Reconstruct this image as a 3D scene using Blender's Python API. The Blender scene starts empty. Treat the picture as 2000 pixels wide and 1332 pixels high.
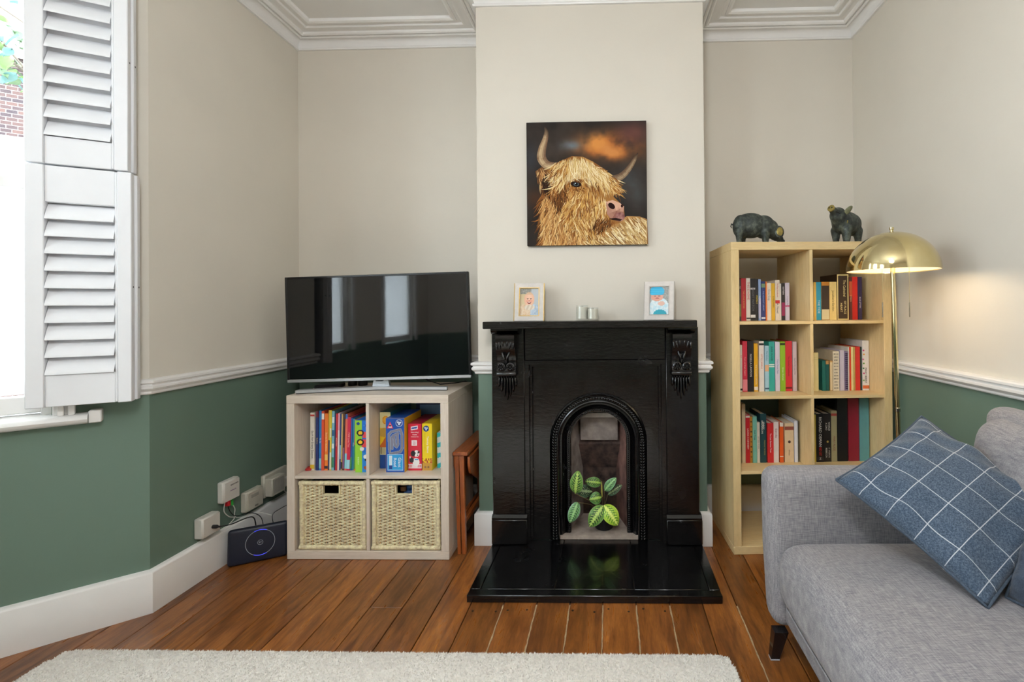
import bpy, bmesh, math, random
from mathutils import Vector, Matrix
random.seed(7)
R = math.radians
scene = bpy.context.scene
COL = scene.collection

# ------------------------------------------------------------------ camera
F_PX, PU, PV = 928.0, 1170.0, 598.0
cd = bpy.data.cameras.new('camera')
cam = bpy.data.objects.new('camera', cd)
COL.objects.link(cam)
cd.sensor_width = 36.0
cd.sensor_fit = 'HORIZONTAL'
cd.lens = F_PX / 2000.0 * 36.0
cd.shift_x = (1000.0 - PU) / 2000.0
cd.shift_y = (PV - 666.0) / 2000.0
cd.clip_start = 0.05
yaw, pitch, roll = 0.023, 0.005, 0.0085
fwd = Vector((-math.sin(yaw) * math.cos(pitch), math.cos(yaw) * math.cos(pitch), math.sin(pitch)))
rt = fwd.cross(Vector((0, 0, 1))).normalized()
up = rt.cross(fwd)
r2 = rt * math.cos(roll) - up * math.sin(roll)
u2 = rt * math.sin(roll) + up * math.cos(roll)
cam.matrix_world = Matrix(((r2.x, u2.x, -fwd.x, 0), (r2.y, u2.y, -fwd.y, 0), (r2.z, u2.z, -fwd.z, 1.168), (0, 0, 0, 1)))
scene.camera = cam

# ------------------------------------------------------------------ world and exposure
w = bpy.data.worlds.new('sky')
scene.world = w
w.use_nodes = True
bg = w.node_tree.nodes['Background']
bg.inputs[0].default_value = (0.80, 0.92, 1.0, 1)
bg.inputs[1].default_value = 19.0
vs = scene.view_settings
vs.view_transform = 'Standard'
vs.look = 'None'
vs.exposure = 0.0
vs.gamma = 1.0
vs.use_curve_mapping = False
scene.cycles.max_bounces = 7
scene.cycles.diffuse_bounces = 4
scene.cycles.glossy_bounces = 3
scene.cycles.caustics_reflective = False
scene.cycles.caustics_refractive = False
scene.cycles.sample_clamp_indirect = 6.0

# daylight portals standing in the window openings: (centre, facing, width, height)
def portal(c, face, wd, ht):
    ld = bpy.data.lights.new('daylight_portal', 'AREA')
    ld.shape = 'RECTANGLE'
    ld.size, ld.size_y = wd, ht
    ld.cycles.is_portal = True
    o = bpy.data.objects.new('daylight_portal', ld)
    COL.objects.link(o)
    o.location = c
    o.rotation_euler = Vector(face).to_track_quat('-Z', 'Y').to_euler()
    o['kind'] = 'helper'
portal((-2.215, 1.535, 1.64), (0.643, -0.766, 0), 0.50, 1.72)
portal((-2.47, 0.60, 1.62), (1, 0, 0), 0.62, 1.72)
portal((-2.47, -0.74, 1.62), (1, 0, 0), 0.80, 1.72)

# ------------------------------------------------------------------ colour and material helpers
def lin(c):
    return c / 12.92 if c <= 0.04045 else ((c + 0.055) / 1.055) ** 2.4
def hx(s, a=1.0):
    s = s.lstrip('#')
    return tuple(lin(int(s[i:i + 2], 16) / 255.0) for i in (0, 2, 4)) + (a,)

MATS = {}
class NT:
    def __init__(s, m):
        s.t = m.node_tree
        s.n, s.l = s.t.nodes, s.t.links
    def add(s, typ, **kw):
        nd = s.n.new(typ)
        for k, v in kw.items():
            setattr(nd, k, v)
        return nd
    def link(s, a, b):
        s.l.new(a, b)

def base(name, col='#808080', rough=0.5, metal=0.0, spec=0.5, coat=0.0, sheen=0.0, emit=None, es=0.0):
    m = bpy.data.materials.new(name)
    m.use_nodes = True
    b = m.node_tree.nodes['Principled BSDF']
    b.inputs['Base Color'].default_value = hx(col) if isinstance(col, str) else col
    b.inputs['Roughness'].default_value = rough
    b.inputs['Metallic'].default_value = metal
    b.inputs['Specular IOR Level'].default_value = spec
    b.inputs['Coat Weight'].default_value = coat
    b.inputs['Sheen Weight'].default_value = sheen
    if emit:
        b.inputs['Emission Color'].default_value = hx(emit) if isinstance(emit, str) else emit
        b.inputs['Emission Strength'].default_value = es
    return m, b, NT(m)

def coords(t, scale=(1, 1, 1), kind='Object', rand=False):
    tc = t.add('ShaderNodeTexCoord')
    mp = t.add('ShaderNodeMapping')
    mp.inputs['Scale'].default_value = scale
    t.link(tc.outputs[kind], mp.inputs['Vector'])
    if rand:
        oi = t.add('ShaderNodeObjectInfo')
        cx = t.add('ShaderNodeCombineXYZ')
        mu = t.add('ShaderNodeMath', operation='MULTIPLY')
        mu.inputs[1].default_value = 37.0
        t.link(oi.outputs['Random'], mu.inputs[0])
        for i in range(3):
            t.link(mu.outputs[0], cx.inputs[i])
        t.link(cx.outputs[0], mp.inputs['Location'])
    return mp.outputs['Vector']

def noise(t, vec, scale, detail=4, rough=0.55, dist=0.0):
    n = t.add('ShaderNodeTexNoise')
    n.inputs['Scale'].default_value = scale
    n.inputs['Detail'].default_value = detail
    n.inputs['Roughness'].default_value = rough
    n.inputs['Distortion'].default_value = dist
    t.link(vec, n.inputs['Vector'])
    return n.outputs['Fac']

def ramp(t, fac, stops):
    r = t.add('ShaderNodeValToRGB')
    e = r.color_ramp.elements
    while len(e) < len(stops):
        e.new(0.5)
    for i, (p, c) in enumerate(stops):
        e[i].position = p
        e[i].color = hx(c) if isinstance(c, str) else c
    t.link(fac, r.inputs['Fac'])
    return r.outputs['Color']

def bump(t, b, h, strength=0.2, dist=0.002):
    bm = t.add('ShaderNodeBump')
    bm.inputs['Strength'].default_value = strength
    bm.inputs['Distance'].default_value = dist
    t.link(h, bm.inputs['Height'])
    t.link(bm.outputs['Normal'], b.inputs['Normal'])

def plain(name, col, rough=0.5, metal=0.0, var=0.06, scale=30.0, bp=0.0, bscale=200.0, coat=0.0, spec=0.5, sheen=0.0):
    """a plain surface with a faint procedural unevenness"""
    if name in MATS:
        return MATS[name]
    m, b, t = base(name, col, rough, metal, spec, coat, sheen)
    c = hx(col)
    v = coords(t)
    f = noise(t, v, scale)
    lo = tuple(x * (1 - var) for x in c[:3]) + (1,)
    hi = tuple(min(1, x * (1 + var)) for x in c[:3]) + (1,)
    t.link(ramp(t, f, [(0.3, lo), (0.7, hi)]), b.inputs['Base Color'])
    if bp:
        bump(t, b, noise(t, v, bscale, 3), bp)
    MATS[name] = m
    return m

def wood(name, c1, c2, axis=2, scale=1.0, rough=0.4, stretch=14.0, rand=False, knots=False, coat=0.0, vary=0.0, grain=0.35):
    if name in MATS:
        return MATS[name]
    m, b, t = base(name, c1, rough, coat=coat)
    sc = [stretch * scale] * 3
    sc[axis] = scale
    v = coords(t, tuple(sc), rand=rand)
    f = noise(t, v, 3.0, 6, 0.6, 0.6)
    col = ramp(t, f, [(0.28, c2), (0.72, c1)])
    v2 = coords(t, tuple(x * 5 for x in sc), rand=rand)
    f2 = noise(t, v2, 4.0, 3)
    mx = t.add('ShaderNodeMix', data_type='RGBA', blend_type='MULTIPLY')
    mx.inputs[0].default_value = grain
    t.link(col, mx.inputs[6])
    t.link(ramp(t, f2, [(0.35, (0.45, 0.42, 0.4, 1)), (0.6, (1, 1, 1, 1))]), mx.inputs[7])
    out = mx.outputs[2]
    if knots:
        v3 = coords(t, (1.0, 0.45, 1.0), rand=True)
        vo = t.add('ShaderNodeTexVoronoi')
        vo.inputs['Scale'].default_value = 3.2
        t.link(v3, vo.inputs['Vector'])
        k = t.add('ShaderNodeMix', data_type='RGBA', blend_type='MULTIPLY')
        k.inputs[0].default_value = 0.85
        t.link(out, k.inputs[6])
        t.link(ramp(t, vo.outputs['Distance'], [(0.02, (0.10, 0.06, 0.04, 1)), (0.07, (1, 1, 1, 1))]), k.inputs[7])
        out = k.outputs[2]
        v5 = coords(t, (2.2, .9, 2.2), rand=True)
        st = t.add('ShaderNodeMix', data_type='RGBA', blend_type='MULTIPLY')
        st.inputs[0].default_value = 0.75
        t.link(out, st.inputs[6])
        t.link(ramp(t, noise(t, v5, 3.0, 6, .65), [(0.32, (0.36, 0.30, 0.27, 1)), (0.58, (1, 1, 1, 1))]), st.inputs[7])
        out = st.outputs[2]
        # scuffs: small pale worn flecks
        v4 = coords(t, (6, 2, 6), rand=True)
        s = noise(t, v4, 12.0, 8, 0.75)
        k2 = t.add('ShaderNodeMix', data_type='RGBA')
        fr = ramp(t, s, [(0.70, (0, 0, 0, 1)), (0.78, (0.55, 0.55, 0.55, 1))])
        t.link(fr, k2.inputs[0])
        t.link(out, k2.inputs[6])
        k2.inputs[7].default_value = hx('#a98663')
        out = k2.outputs[2]
    if vary:
        oi = t.add('ShaderNodeObjectInfo')
        hs = t.add('ShaderNodeHueSaturation')
        mr = t.add('ShaderNodeMapRange')
        mr.inputs['To Min'].default_value = 1 - vary
        mr.inputs['To Max'].default_value = 1 + vary
        t.link(oi.outputs['Random'], mr.inputs['Value'])
        t.link(mr.outputs['Result'], hs.inputs['Value'])
        t.link(out, hs.inputs['Color'])
        out = hs.outputs['Color']
    t.link(out, b.inputs['Base Color'])
    bump(t, b, f2, 0.12, 0.001)
    if knots:
        t.link(ramp(t, f, [(0.3, (rough + .12,) * 3 + (1,)), (0.7, (rough - .08,) * 3 + (1,))]), b.inputs['Roughness'])
    MATS[name] = m
    return m

def vcol(name, rough=0.5, coat=0.0, spec=0.4, trans=0.0):
    """printed or pigmented surface: its colours are carried by the mesh"""
    if name in MATS:
        return MATS[name]
    m, b, t = base(name, '#808080', rough, coat=coat, spec=spec)
    a = t.add('ShaderNodeVertexColor')
    a.layer_name = 'Col'
    t.link(a.outputs['Color'], b.inputs['Base Color'])
    MATS[name] = m
    return m

# ------------------------------------------------------------------ mesh builder
class MB:
    def __init__(s):
        s.v, s.f, s.m, s.c, s.uv = [], [], [], [], []
    def add(s, vs, fs, mi=0, col=None, uvs=None):
        o = len(s.v)
        s.v += [tuple(p) for p in vs]
        for i, f in enumerate(fs):
            s.f.append(tuple(o + k for k in f))
            s.m.append(mi)
            if callable(col):
                s.c.append(col(i))
            else:
                s.c.append(col)
            s.uv.append(None if uvs is None else [uvs[k] for k in f])
        return s
    def box(s, x0, x1, y0, y1, z0, z1, mi=0, ch=0.0, col=None):
        if ch <= 0:
            vs = [(x0, y0, z0), (x1, y0, z0), (x1, y1, z0), (x0, y1, z0), (x0, y0, z1), (x1, y0, z1), (x1, y1, z1), (x0, y1, z1)]
            return s.add(vs, [(3, 2, 1, 0), (4, 5, 6, 7), (0, 1, 5, 4), (1, 2, 6, 5), (2, 3, 7, 6), (3, 0, 4, 7)], mi, col)
        X, Y, Z = (x0, x1), (y0, y1), (z0, z1)
        ids, vs = {}, []
        for i in (0, 1):
            for j in (0, 1):
                for k in (0, 1):
                    p = (X[i], Y[j], Z[k])
                    d = (1 - 2 * i, 1 - 2 * j, 1 - 2 * k)
                    for a in range(3):
                        q = [p[b] + (0 if b == a else d[b] * ch) for b in range(3)]
                        ids[(i, j, k, a)] = len(vs)
                        vs.append(tuple(q))
        fs = []
        for a in range(3):
            b, c = (a + 1) % 3, (a + 2) % 3
            for sd in (0, 1):
                loop = []
                for (p, q) in ((0, 0), (1, 0), (1, 1), (0, 1)):
                    key = [0, 0, 0]
                    key[a], key[b], key[c] = sd, p, q
                    loop.append(ids[tuple(key) + (a,)])
                fs.append(tuple(loop if sd else loop[::-1]))
        for a in range(3):
            b, c = (a + 1) % 3, (a + 2) % 3
            for p in (0, 1):
                for q in (0, 1):
                    k0, k1 = [0, 0, 0], [0, 0, 0]
                    k0[b], k0[c], k1[b], k1[c] = p, q, p, q
                    k0[a], k1[a] = 0, 1
                    l = (ids[tuple(k0) + (b,)], ids[tuple(k1) + (b,)], ids[tuple(k1) + (c,)], ids[tuple(k0) + (c,)])
                    fs.append(l if (p ^ q) else l[::-1])
        for i in (0, 1):
            for j in (0, 1):
                for k in (0, 1):
                    l = (ids[(i, j, k, 0)], ids[(i, j, k, 1)], ids[(i, j, k, 2)])
                    fs.append(l if ((i + j + k) % 2 == 1) else l[::-1])
        return s.add(vs, fs, mi, col)
    def prism(s, poly, axis, a0, a1, mi=0, col=None):
        """poly: 2-D outline; axis 0/1/2 is the extrusion axis; other two axes take the outline in order"""
        n = len(poly)
        def P(p, a):
            q = [p[0], p[1]]
            q.insert(axis, a)
            return tuple(q)
        vs = [P(p, a0) for p in poly] + [P(p, a1) for p in poly]
        fs = [tuple(range(n))[::-1], tuple(range(n, 2 * n))] + [(i, (i + 1) % n, n + (i + 1) % n, n + i) for i in range(n)]
        return s.add(vs, fs, mi, col)
    def tube(s, pts, r, n=8, mi=0, caps=True, col=None):
        pts = [Vector(p) for p in pts]
        rr = r if isinstance(r, (list, tuple)) else [r] * len(pts)
        vs, fs = [], []
        up0 = None
        for i, p in enumerate(pts):
            d = (pts[min(i + 1, len(pts) - 1)] - pts[max(i - 1, 0)]).normalized()
            if up0 is None:
                up0 = d.orthogonal().normalized()
            else:
                up0 = (up0 - d * up0.dot(d))
                up0 = up0.normalized() if up0.length > 1e-6 else d.orthogonal().normalized()
            b = d.cross(up0)
            for k in range(n):
                a = 2 * math.pi * k / n
                vs.append(tuple(p + (up0 * math.cos(a) + b * math.sin(a)) * rr[i]))
        for i in range(len(pts) - 1):
            for k in range(n):
                k2 = (k + 1) % n
                fs.append((i * n + k, i * n + k2, (i + 1) * n + k2, (i + 1) * n + k))
        if caps:
            fs.append(tuple(range(n))[::-1])
            fs.append(tuple((len(pts) - 1) * n + k for k in range(n)))
        return s.add(vs, fs, mi, col)
    def lathe(s, prof, n=24, c=(0, 0, 0), mi=0, col=None, ax=2, caps=True):
        vs, fs = [], []
        for (r, z) in prof:
            for k in range(n):
                a = 2 * math.pi * k / n
                p = [r * math.cos(a), r * math.sin(a), z]
                if ax == 1:
                    p = [p[0], p[2], -p[1]]
                elif ax == 0:
                    p = [p[2], p[0], p[1]]
                vs.append((c[0] + p[0], c[1] + p[1], c[2] + p[2]))
        for i in range(len(prof) - 1):
            for k in range(n):
                k2 = (k + 1) % n
                fs.append((i * n + k, i * n + k2, (i + 1) * n + k2, (i + 1) * n + k))
        if caps and prof[0][0] > 1e-5:
            fs.append(tuple(range(n))[::-1])
        if caps and prof[-1][0] > 1e-5:
            fs.append(tuple((len(prof) - 1) * n + k for k in range(n)))
        return s.add(vs, fs, mi, col)
    def ball(s, c, r, nu=10, nv=7, mi=0, col=None, M=None):
        r = r if isinstance(r, (list, tuple)) else (r, r, r)
        vs = [(0, 0, -1)]
        for j in range(1, nv):
            t = math.pi * j / nv
            for k in range(nu):
                a = 2 * math.pi * k / nu
                vs.append((math.sin(t) * math.cos(a), math.sin(t) * math.sin(a), -math.cos(t)))
        vs.append((0, 0, 1))
        fs = [(0, 1 + (k + 1) % nu, 1 + k) for k in range(nu)]
        for j in range(nv - 2):
            for k in range(nu):
                a, b = 1 + j * nu + k, 1 + j * nu + (k + 1) % nu
                fs.append((a, b, b + nu, a + nu))
        L = len(vs) - 1
        fs += [(L, L - nu + k, L - nu + (k + 1) % nu) for k in range(nu)]
        out = []
        for p in vs:
            q = Vector((p[0] * r[0], p[1] * r[1], p[2] * r[2]))
            if M is not None:
                q = M @ q
            out.append((q.x + c[0], q.y + c[1], q.z + c[2]))
        return s.add(out, fs, mi, col)
    def grid(s, fn, nu, nv, mi=0, col=None, uv=False, flip=False):
        vs = [fn(i / nu, j / nv) for j in range(nv + 1) for i in range(nu + 1)]
        W = nu + 1
        fs = [(j * W + i, j * W + i + 1, (j + 1) * W + i + 1, (j + 1) * W + i) for j in range(nv) for i in range(nu)]
        if flip:
            fs = [f[::-1] for f in fs]
        uvs = [(i / nu, j / nv) for j in range(nv + 1) for i in range(nu + 1)] if uv else None
        return s.add(vs, fs, mi, col, uvs)
    def sweep(s, path, prof, mi=0, closed=False):
        """moulding: profile (offset to the left of the path, height) carried along a plan polyline with mitres"""
        n, k = len(path), len(prof)
        vs, fs = [], []
        def nrm(a, b):
            dx, dy = b[0] - a[0], b[1] - a[1]
            l = math.hypot(dx, dy)
            return (-dy / l, dx / l)
        for i in range(n):
            a = nrm(path[i - 1], path[i]) if (i > 0 or closed) else None
            b = nrm(path[i], path[(i + 1) % n]) if (i < n - 1 or closed) else None
            if a is None: mv = b
            elif b is None: mv = a
            else:
                d = 1 + a[0] * b[0] + a[1] * b[1]
                mv = ((a[0] + b[0]) / d, (a[1] + b[1]) / d)
            for (o, z) in prof:
                vs.append((path[i][0] + mv[0] * o, path[i][1] + mv[1] * o, z))
        for i in range(n if closed else n - 1):
            j = (i + 1) % n
            for p in range(k):
                q = (p + 1) % k
                fs.append((i * k + p, i * k + q, j * k + q, j * k + p))
        if not closed:
            fs.append(tuple(range(k))[::-1])
            fs.append(tuple((n - 1) * k + p for p in range(k)))
        return s.add(vs, fs, mi)
    def xform(s, M, start=0):
        s.v[start:] = [tuple(M @ Vector(p)) for p in s.v[start:]]
        return s
    def mesh(s, name, smooth=40.0, fix=True):
        me = bpy.data.meshes.new(name)
        me.from_pydata(s.v, [], s.f)
        me.polygons.foreach_set('material_index', s.m)
        if any(c is not None for c in s.c):
            ca = me.color_attributes.new('Col', 'FLOAT_COLOR', 'CORNER')
            buf = []
            for p, c in zip(me.polygons, s.c):
                c = c or (0.5, 0.5, 0.5, 1)
                buf += list(c[:3]) + [1.0]
                buf += (list(c[:3]) + [1.0]) * (p.loop_total - 1)
            ca.data.foreach_set('color', buf)
        if any(u is not None for u in s.uv):
            ul = me.uv_layers.new(name='UVMap')
            buf = []
            for p, u in zip(me.polygons, s.uv):
                for k in range(p.loop_total):
                    buf += list(u[k]) if u else [0, 0]
            ul.data.foreach_set('uv', buf)
        if fix:
            bm = bmesh.new()
            bm.from_mesh(me)
            bmesh.ops.recalc_face_normals(bm, faces=bm.faces)
            bm.to_mesh(me)
            bm.free()
        if smooth:
            me.polygons.foreach_set('use_smooth', [True] * len(me.polygons))
            me.set_sharp_from_angle(angle=R(smooth))
        me.update()
        return me

def link(name, data, mats=(), parent=None, loc=None, rot=None):
    o = bpy.data.objects.new(name, data)
    COL.objects.link(o)
    if data is not None and mats:
        for m in (mats if isinstance(mats, (list, tuple)) else [mats]):
            data.materials.append(m)
    if parent is not None:
        o.parent = parent
    if loc is not None:
        o.location = loc
    if rot is not None:
        o.rotation_euler = rot
    return o
def obj(name, mb, mats, parent=None, loc=None, rot=None, smooth=40.0, fix=True):
    return link(name, mb.mesh(name, smooth, fix), mats, parent, loc, rot)
def tag(o, label=None, cat=None, group=None, kind=None):
    if label: o['label'] = label
    if cat: o['category'] = cat
    if group: o['group'] = group
    if kind: o['kind'] = kind
    return o
def thing(name, label, cat, loc=(0, 0, 0), rotz=0.0, group=None, rot=None):
    o = link(name, None, (), None, loc, rot if rot is not None else (0, 0, rotz))
    o.empty_display_size = 0.05
    return tag(o, label, cat, group)
def axes(x, y, z, loc):
    x, y, z = Vector(x), Vector(y), Vector(z)
    return Matrix(((x.x, y.x, z.x, loc[0]), (x.y, y.y, z.y, loc[1]), (x.z, y.z, z.z, loc[2]), (0, 0, 0, 1)))

FONTS = []
def text(body, size, mat, parent, loc, mode='front', depth=0.00025, sx=1.0, maxlen=None, name='lettering'):
    """flat lettering on a face: front = faces -Y upright, down = faces -Y reading downwards, wall = faces +X upright"""
    cu = bpy.data.curves.new('lettering', 'FONT')
    cu.body = body
    cu.size = size
    cu.align_x, cu.align_y = 'CENTER', 'CENTER'
    cu.extrude = depth
    cu.resolution_u = 2
    cu.space_line = 0.85
    cu.materials.append(mat)
    o = bpy.data.objects.new(name, cu)
    COL.objects.link(o)
    o.parent = parent
    if mode == 'front': A = axes((1, 0, 0), (0, 0, 1), (0, -1, 0), loc)
    elif mode == 'down': A = axes((0, 0, -1), (1, 0, 0), (0, -1, 0), loc)
    elif mode == 'wall': A = axes((0, 1, 0), (0, 0, 1), (1, 0, 0), loc)
    else: A = mode
    if maxlen:
        sx *= min(1.0, maxlen / (len(max(body.split('\n'), key=len)) * size * 0.62))
    o.matrix_local = A @ Matrix.Diagonal((sx, 1, 1, 1))
    FONTS.append(o)
    return o

def rounded_box(hx_, hy, hz, r, n=10, fn=None):
    """soft-edged block centred on the origin; fn bends each point"""
    mb = MB()
    def cc(t, h):
        e = r / h
        k = [-1 + e * (1 - math.cos(math.pi / 2 * i / 4)) for i in range(5)]
        m = [(-1 + e) + (2 - 2 * e) * i / n for i in range(1, n)]
        return k + m + [-x for x in k[::-1]]
    H = (hx_, hy, hz)
    C = [cc(0, h) for h in H]
    for a in range(3):
        b, c = (a + 1) % 3, (a + 2) % 3
        for sd in (-1, 1):
            vs, W = [], len(C[b])
            for q in C[c]:
                for p in C[b]:
                    P = [0, 0, 0]
                    P[a], P[b], P[c] = sd * H[a], p * H[b], q * H[c]
                    Q = [max(-(H[i] - r), min(H[i] - r, P[i])) for i in range(3)]
                    D = Vector([P[i] - Q[i] for i in range(3)])
                    if D.length > 1e-9:
                        D = D.normalized() * r
                    pt = Vector(Q) + D
                    vs.append(tuple(fn(pt) if fn else pt))
            fs = [(j * W + i, j * W + i + 1, (j + 1) * W + i + 1, (j + 1) * W + i) for j in range(len(C[c]) - 1) for i in range(W - 1)]
            if sd < 0:
                fs = [f[::-1] for f in fs]
            mb.add(vs, fs)
    return mb
def weld(o, d=1e-5):
    bm = bmesh.new()
    bm.from_mesh(o.data)
    bmesh.ops.remove_doubles(bm, verts=bm.verts, dist=d)
    bmesh.ops.recalc_face_normals(bm, faces=bm.faces)
    bm.to_mesh(o.data)
    bm.free()
    o.data.polygons.foreach_set('use_smooth', [True] * len(o.data.polygons))
    return o
def fuse(mb, voxel, smooth=6):
    """one continuous skin over overlapping lumps"""
    me = mb.mesh('lump', 0)
    o = bpy.data.objects.new('lump', me)
    COL.objects.link(o)
    m = o.modifiers.new('r', 'REMESH')
    m.mode = 'VOXEL'
    m.voxel_size = voxel
    m.use_smooth_shade = True
    sm = o.modifiers.new('s', 'SMOOTH')
    sm.factor, sm.iterations = 0.5, smooth
    dg = bpy.context.evaluated_depsgraph_get()
    out = bpy.data.meshes.new_from_object(o.evaluated_get(dg))
    bpy.data.objects.remove(o)
    out.polygons.foreach_set('use_smooth', [True] * len(out.polygons))
    return out
def raster(mb, x0, x1, z0, z1, y, nx, nz, fn, mi=0):
    """printed picture: a sheet facing -Y, each little cell its own ink colour; fn(u right 0-1, v down 0-1) -> sRGB hex or tuple"""
    def P(i, j):
        return (x0 + (x1 - x0) * i / nx, y, z1 + (z0 - z1) * j / nz)
    vs = [P(i, j) for j in range(nz + 1) for i in range(nx + 1)]
    W = nx + 1
    fs, cs = [], []
    for j in range(nz):
        for i in range(nx):
            fs.append((j * W + i, (j + 1) * W + i, (j + 1) * W + i + 1, j * W + i + 1))
            c = fn((i + .5) / nx, (j + .5) / nz)
            cs.append(hx(c) if isinstance(c, str) else tuple(lin(max(0, min(1, k))) for k in c[:3]) + (1,))
    mb.add(vs, fs, mi, lambda i: cs[i])
    return mb
# ================================================================== SETTING
def wallmat(name, col, rough, bp=0.08):
    m, b, t = base(name, col, rough)
    c = hx(col)
    v = coords(t)
    f = noise(t, v, 2.2, 5)
    t.link(ramp(t, f, [(0.3, tuple(x * .97 for x in c[:3]) + (1,)), (0.7, tuple(min(1, x * 1.02) for x in c[:3]) + (1,))]), b.inputs['Base Color'])
    bump(t, b, noise(t, v, 55.0, 4), bp, 0.004)
    return m
CREAM = wallmat('cream_wall_paint', '#e0d9cc', 0.75)
GREEN = wallmat('sage_green_wall_paint', '#677d6f', 0.6)
WHITEP = plain('white_gloss_paint', '#f3f1ee', 0.35, var=0.02, scale=8, bp=0.05, bscale=40)
CEIL = plain('ceiling_paint', '#eceae6', 0.8, var=0.02, scale=3)
DARKW = plain('dark_underfloor', '#120c08', 0.9)
FLOORW = wood('varnished_pine_boards', '#a9692f', '#65381a', axis=1, scale=1.6, rough=0.32, stretch=9.0, rand=True, knots=True, vary=0.22, coat=0.15)
FILLER = plain('gap_filler', '#a98f6c', 0.8, var=0.25, scale=60)

XL, XR, YB, YF, BL, BRX, ZC = -1.805, 1.385, 2.72, 2.36, -0.66, 0.472, 2.755
XB, YBAY, YBAY2, YR = -2.42, 1.304, -1.6, -3.2
ZD = 0.855

# ---- floor of separate boards
sub = MB().box(-2.8, 1.7, -3.5, 3.0, -0.08, -0.024)
floor = tag(obj('floor', sub, DARKW), 'worn orange-brown varnished pine floorboards', 'floor', kind='structure')
PW = 0.1311
cache = {}
def plank(x0, y0, y1, wd=PW - 0.0028, dz=0.0):
    key = (round(wd, 4), round(y1 - y0, 4))
    if key not in cache:
        me = MB().box(0, wd, 0, y1 - y0, -0.022, 0, 0, ch=0.0016).mesh('plank', 30)
        me.materials.append(FLOORW)
        cache[key] = me
    o = link('plank', cache[key], (), floor, (x0, y0, dz))
    return o
k0 = -19
for k in range(k0, 12):
    x = -0.0365 + PW * k
    if x + PW > 1.42: break
    cuts = [-3.3]
    rr = random.Random(k * 13 + 5)
    if k == -7: cuts += [1.855]
    elif k in (3,): cuts += [2.25]
    else: cuts += [rr.uniform(-1.8, 1.2)]
    if -4 <= k <= 2: cuts += [1.905]        # boards cut at the hearth, short ends run on behind it
    cuts += [2.75]
    for a, b in zip(cuts, cuts[1:]):
        plank(x, a + 0.0008, b - 0.0008, dz=rr.uniform(-0.0012, 0.0))
for k in (-3, -2, -1, 0, 1, 2, 4):           # pale filler pressed into the gaps in front of the hearth
    x = -0.0365 + PW * k
    mb = MB()
    y = 1.30
    rr = random.Random(k + 99)
    pts = []
    while y < 1.88:
        pts.append((x - 0.0014 + rr.uniform(-.0012, .0012), y))
        y += 0.018
    wds = [rr.uniform(.0012, .0034) for _ in pts]
    mb.prism([(p[0] - q, p[1]) for p, q in zip(pts, wds)] + [(p[0] + q, p[1]) for p, q in list(zip(pts, wds))[::-1]], 2, -0.004, 0.0004)
    obj('gap_filler', mb, FILLER, floor, smooth=0)
NAIL = plain('dark_nail', '#1d130c', 0.6)
nail = MB().lathe([(0.0045, -0.001), (0.0045, 0.0003), (0.0, 0.0004)], 8).mesh('nail')
nail.materials.append(NAIL)
for k in range(-4, 3):
    for dx in (0.022, 0.106):
        if (k + int(dx * 100)) % 4 == 0: continue
        link('nail', nail, (), floor, (-0.0365 + PW * k + dx + random.uniform(-.01, .01), 1.845 + random.uniform(-.012, .012), 0))

# ---- walls: solid slabs with openings, cream above the dado line and green below
def wall(name, A, B, label, holes=(), th=0.18, z1=2.80, mats=None, ext=0.0):
    A, B = Vector((A[0], A[1])), Vector((B[0], B[1]))
    L = (B - A).length
    d = (B - A) / L
    nrm = Vector((-d.y, d.x))
    ts = sorted({0.0, L} | {h[0] for h in holes} | {h[1] for h in holes})
    zs = sorted({-0.02, ZD, z1} | {h[2] for h in holes} | {h[3] for h in holes})
    def solid(i, j):
        if i < 0 or j < 0 or i >= len(ts) - 1 or j >= len(zs) - 1: return False
        tm, zm = (ts[i] + ts[i + 1]) / 2, (zs[j] + zs[j + 1]) / 2
        return not any(h[0] < tm < h[1] and h[2] < zm < h[3] for h in holes)
    mb = MB()
    ids = {}
    def V(i, j, s):
        if (i, j, s) not in ids:
            p = A + d * ts[i] - nrm * (th if s else 0)
            ids[(i, j, s)] = len(mb.v)
            mb.v.append((p.x, p.y, zs[j]))
        return ids[(i, j, s)]
    def face(f, mi):
        mb.f.append(f); mb.m.append(mi); mb.c.append(None); mb.uv.append(None)
    for i in range(len(ts) - 1):
        for j in range(len(zs) - 1):
            if not solid(i, j): continue
            mi = 0 if zs[j + 1] <= ZD + 1e-6 else 1
            face((V(i, j, 0), V(i + 1, j, 0), V(i + 1, j + 1, 0), V(i, j + 1, 0)), mi)
            face((V(i, j + 1, 1), V(i + 1, j + 1, 1), V(i + 1, j, 1), V(i, j, 1)), mi)
            if not solid(i - 1, j): face((V(i, j, 1), V(i, j, 0), V(i, j + 1, 0), V(i, j + 1, 1)), mi)
            if not solid(i + 1, j): face((V(i + 1, j, 0), V(i + 1, j, 1), V(i + 1, j + 1, 1), V(i + 1, j + 1, 0)), mi)
            if not solid(i, j - 1): face((V(i, j, 1), V(i + 1, j, 1), V(i + 1, j, 0), V(i, j, 0)), mi)
            if not solid(i, j + 1): face((V(i, j + 1, 0), V(i + 1, j + 1, 0), V(i + 1, j + 1, 1), V(i, j + 1, 1)), mi)
    return tag(obj(name, mb, mats or [GREEN, CREAM], smooth=0), label, 'wall', kind='structure')
WZ0, WZ1 = 0.80, 2.48
wall('wall_right', (XR, YR), (XR, YB), 'side wall behind the sofa, cream above and sage green below the dado rail')
wall('wall_back_right', (XR, YB), (-0.1, YB), 'back wall of the alcove behind the birch bookcase')
wall('wall_chimney', (BRX, YF), (BL, YF), 'chimney breast wall with the cow painting on it', holes=[(0.292, 0.782, -0.02, 0.77)], th=YB - YF)
wall('wall_back_left', (-0.1, YB), (XL, YB), 'back wall of the alcove behind the television')
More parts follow.
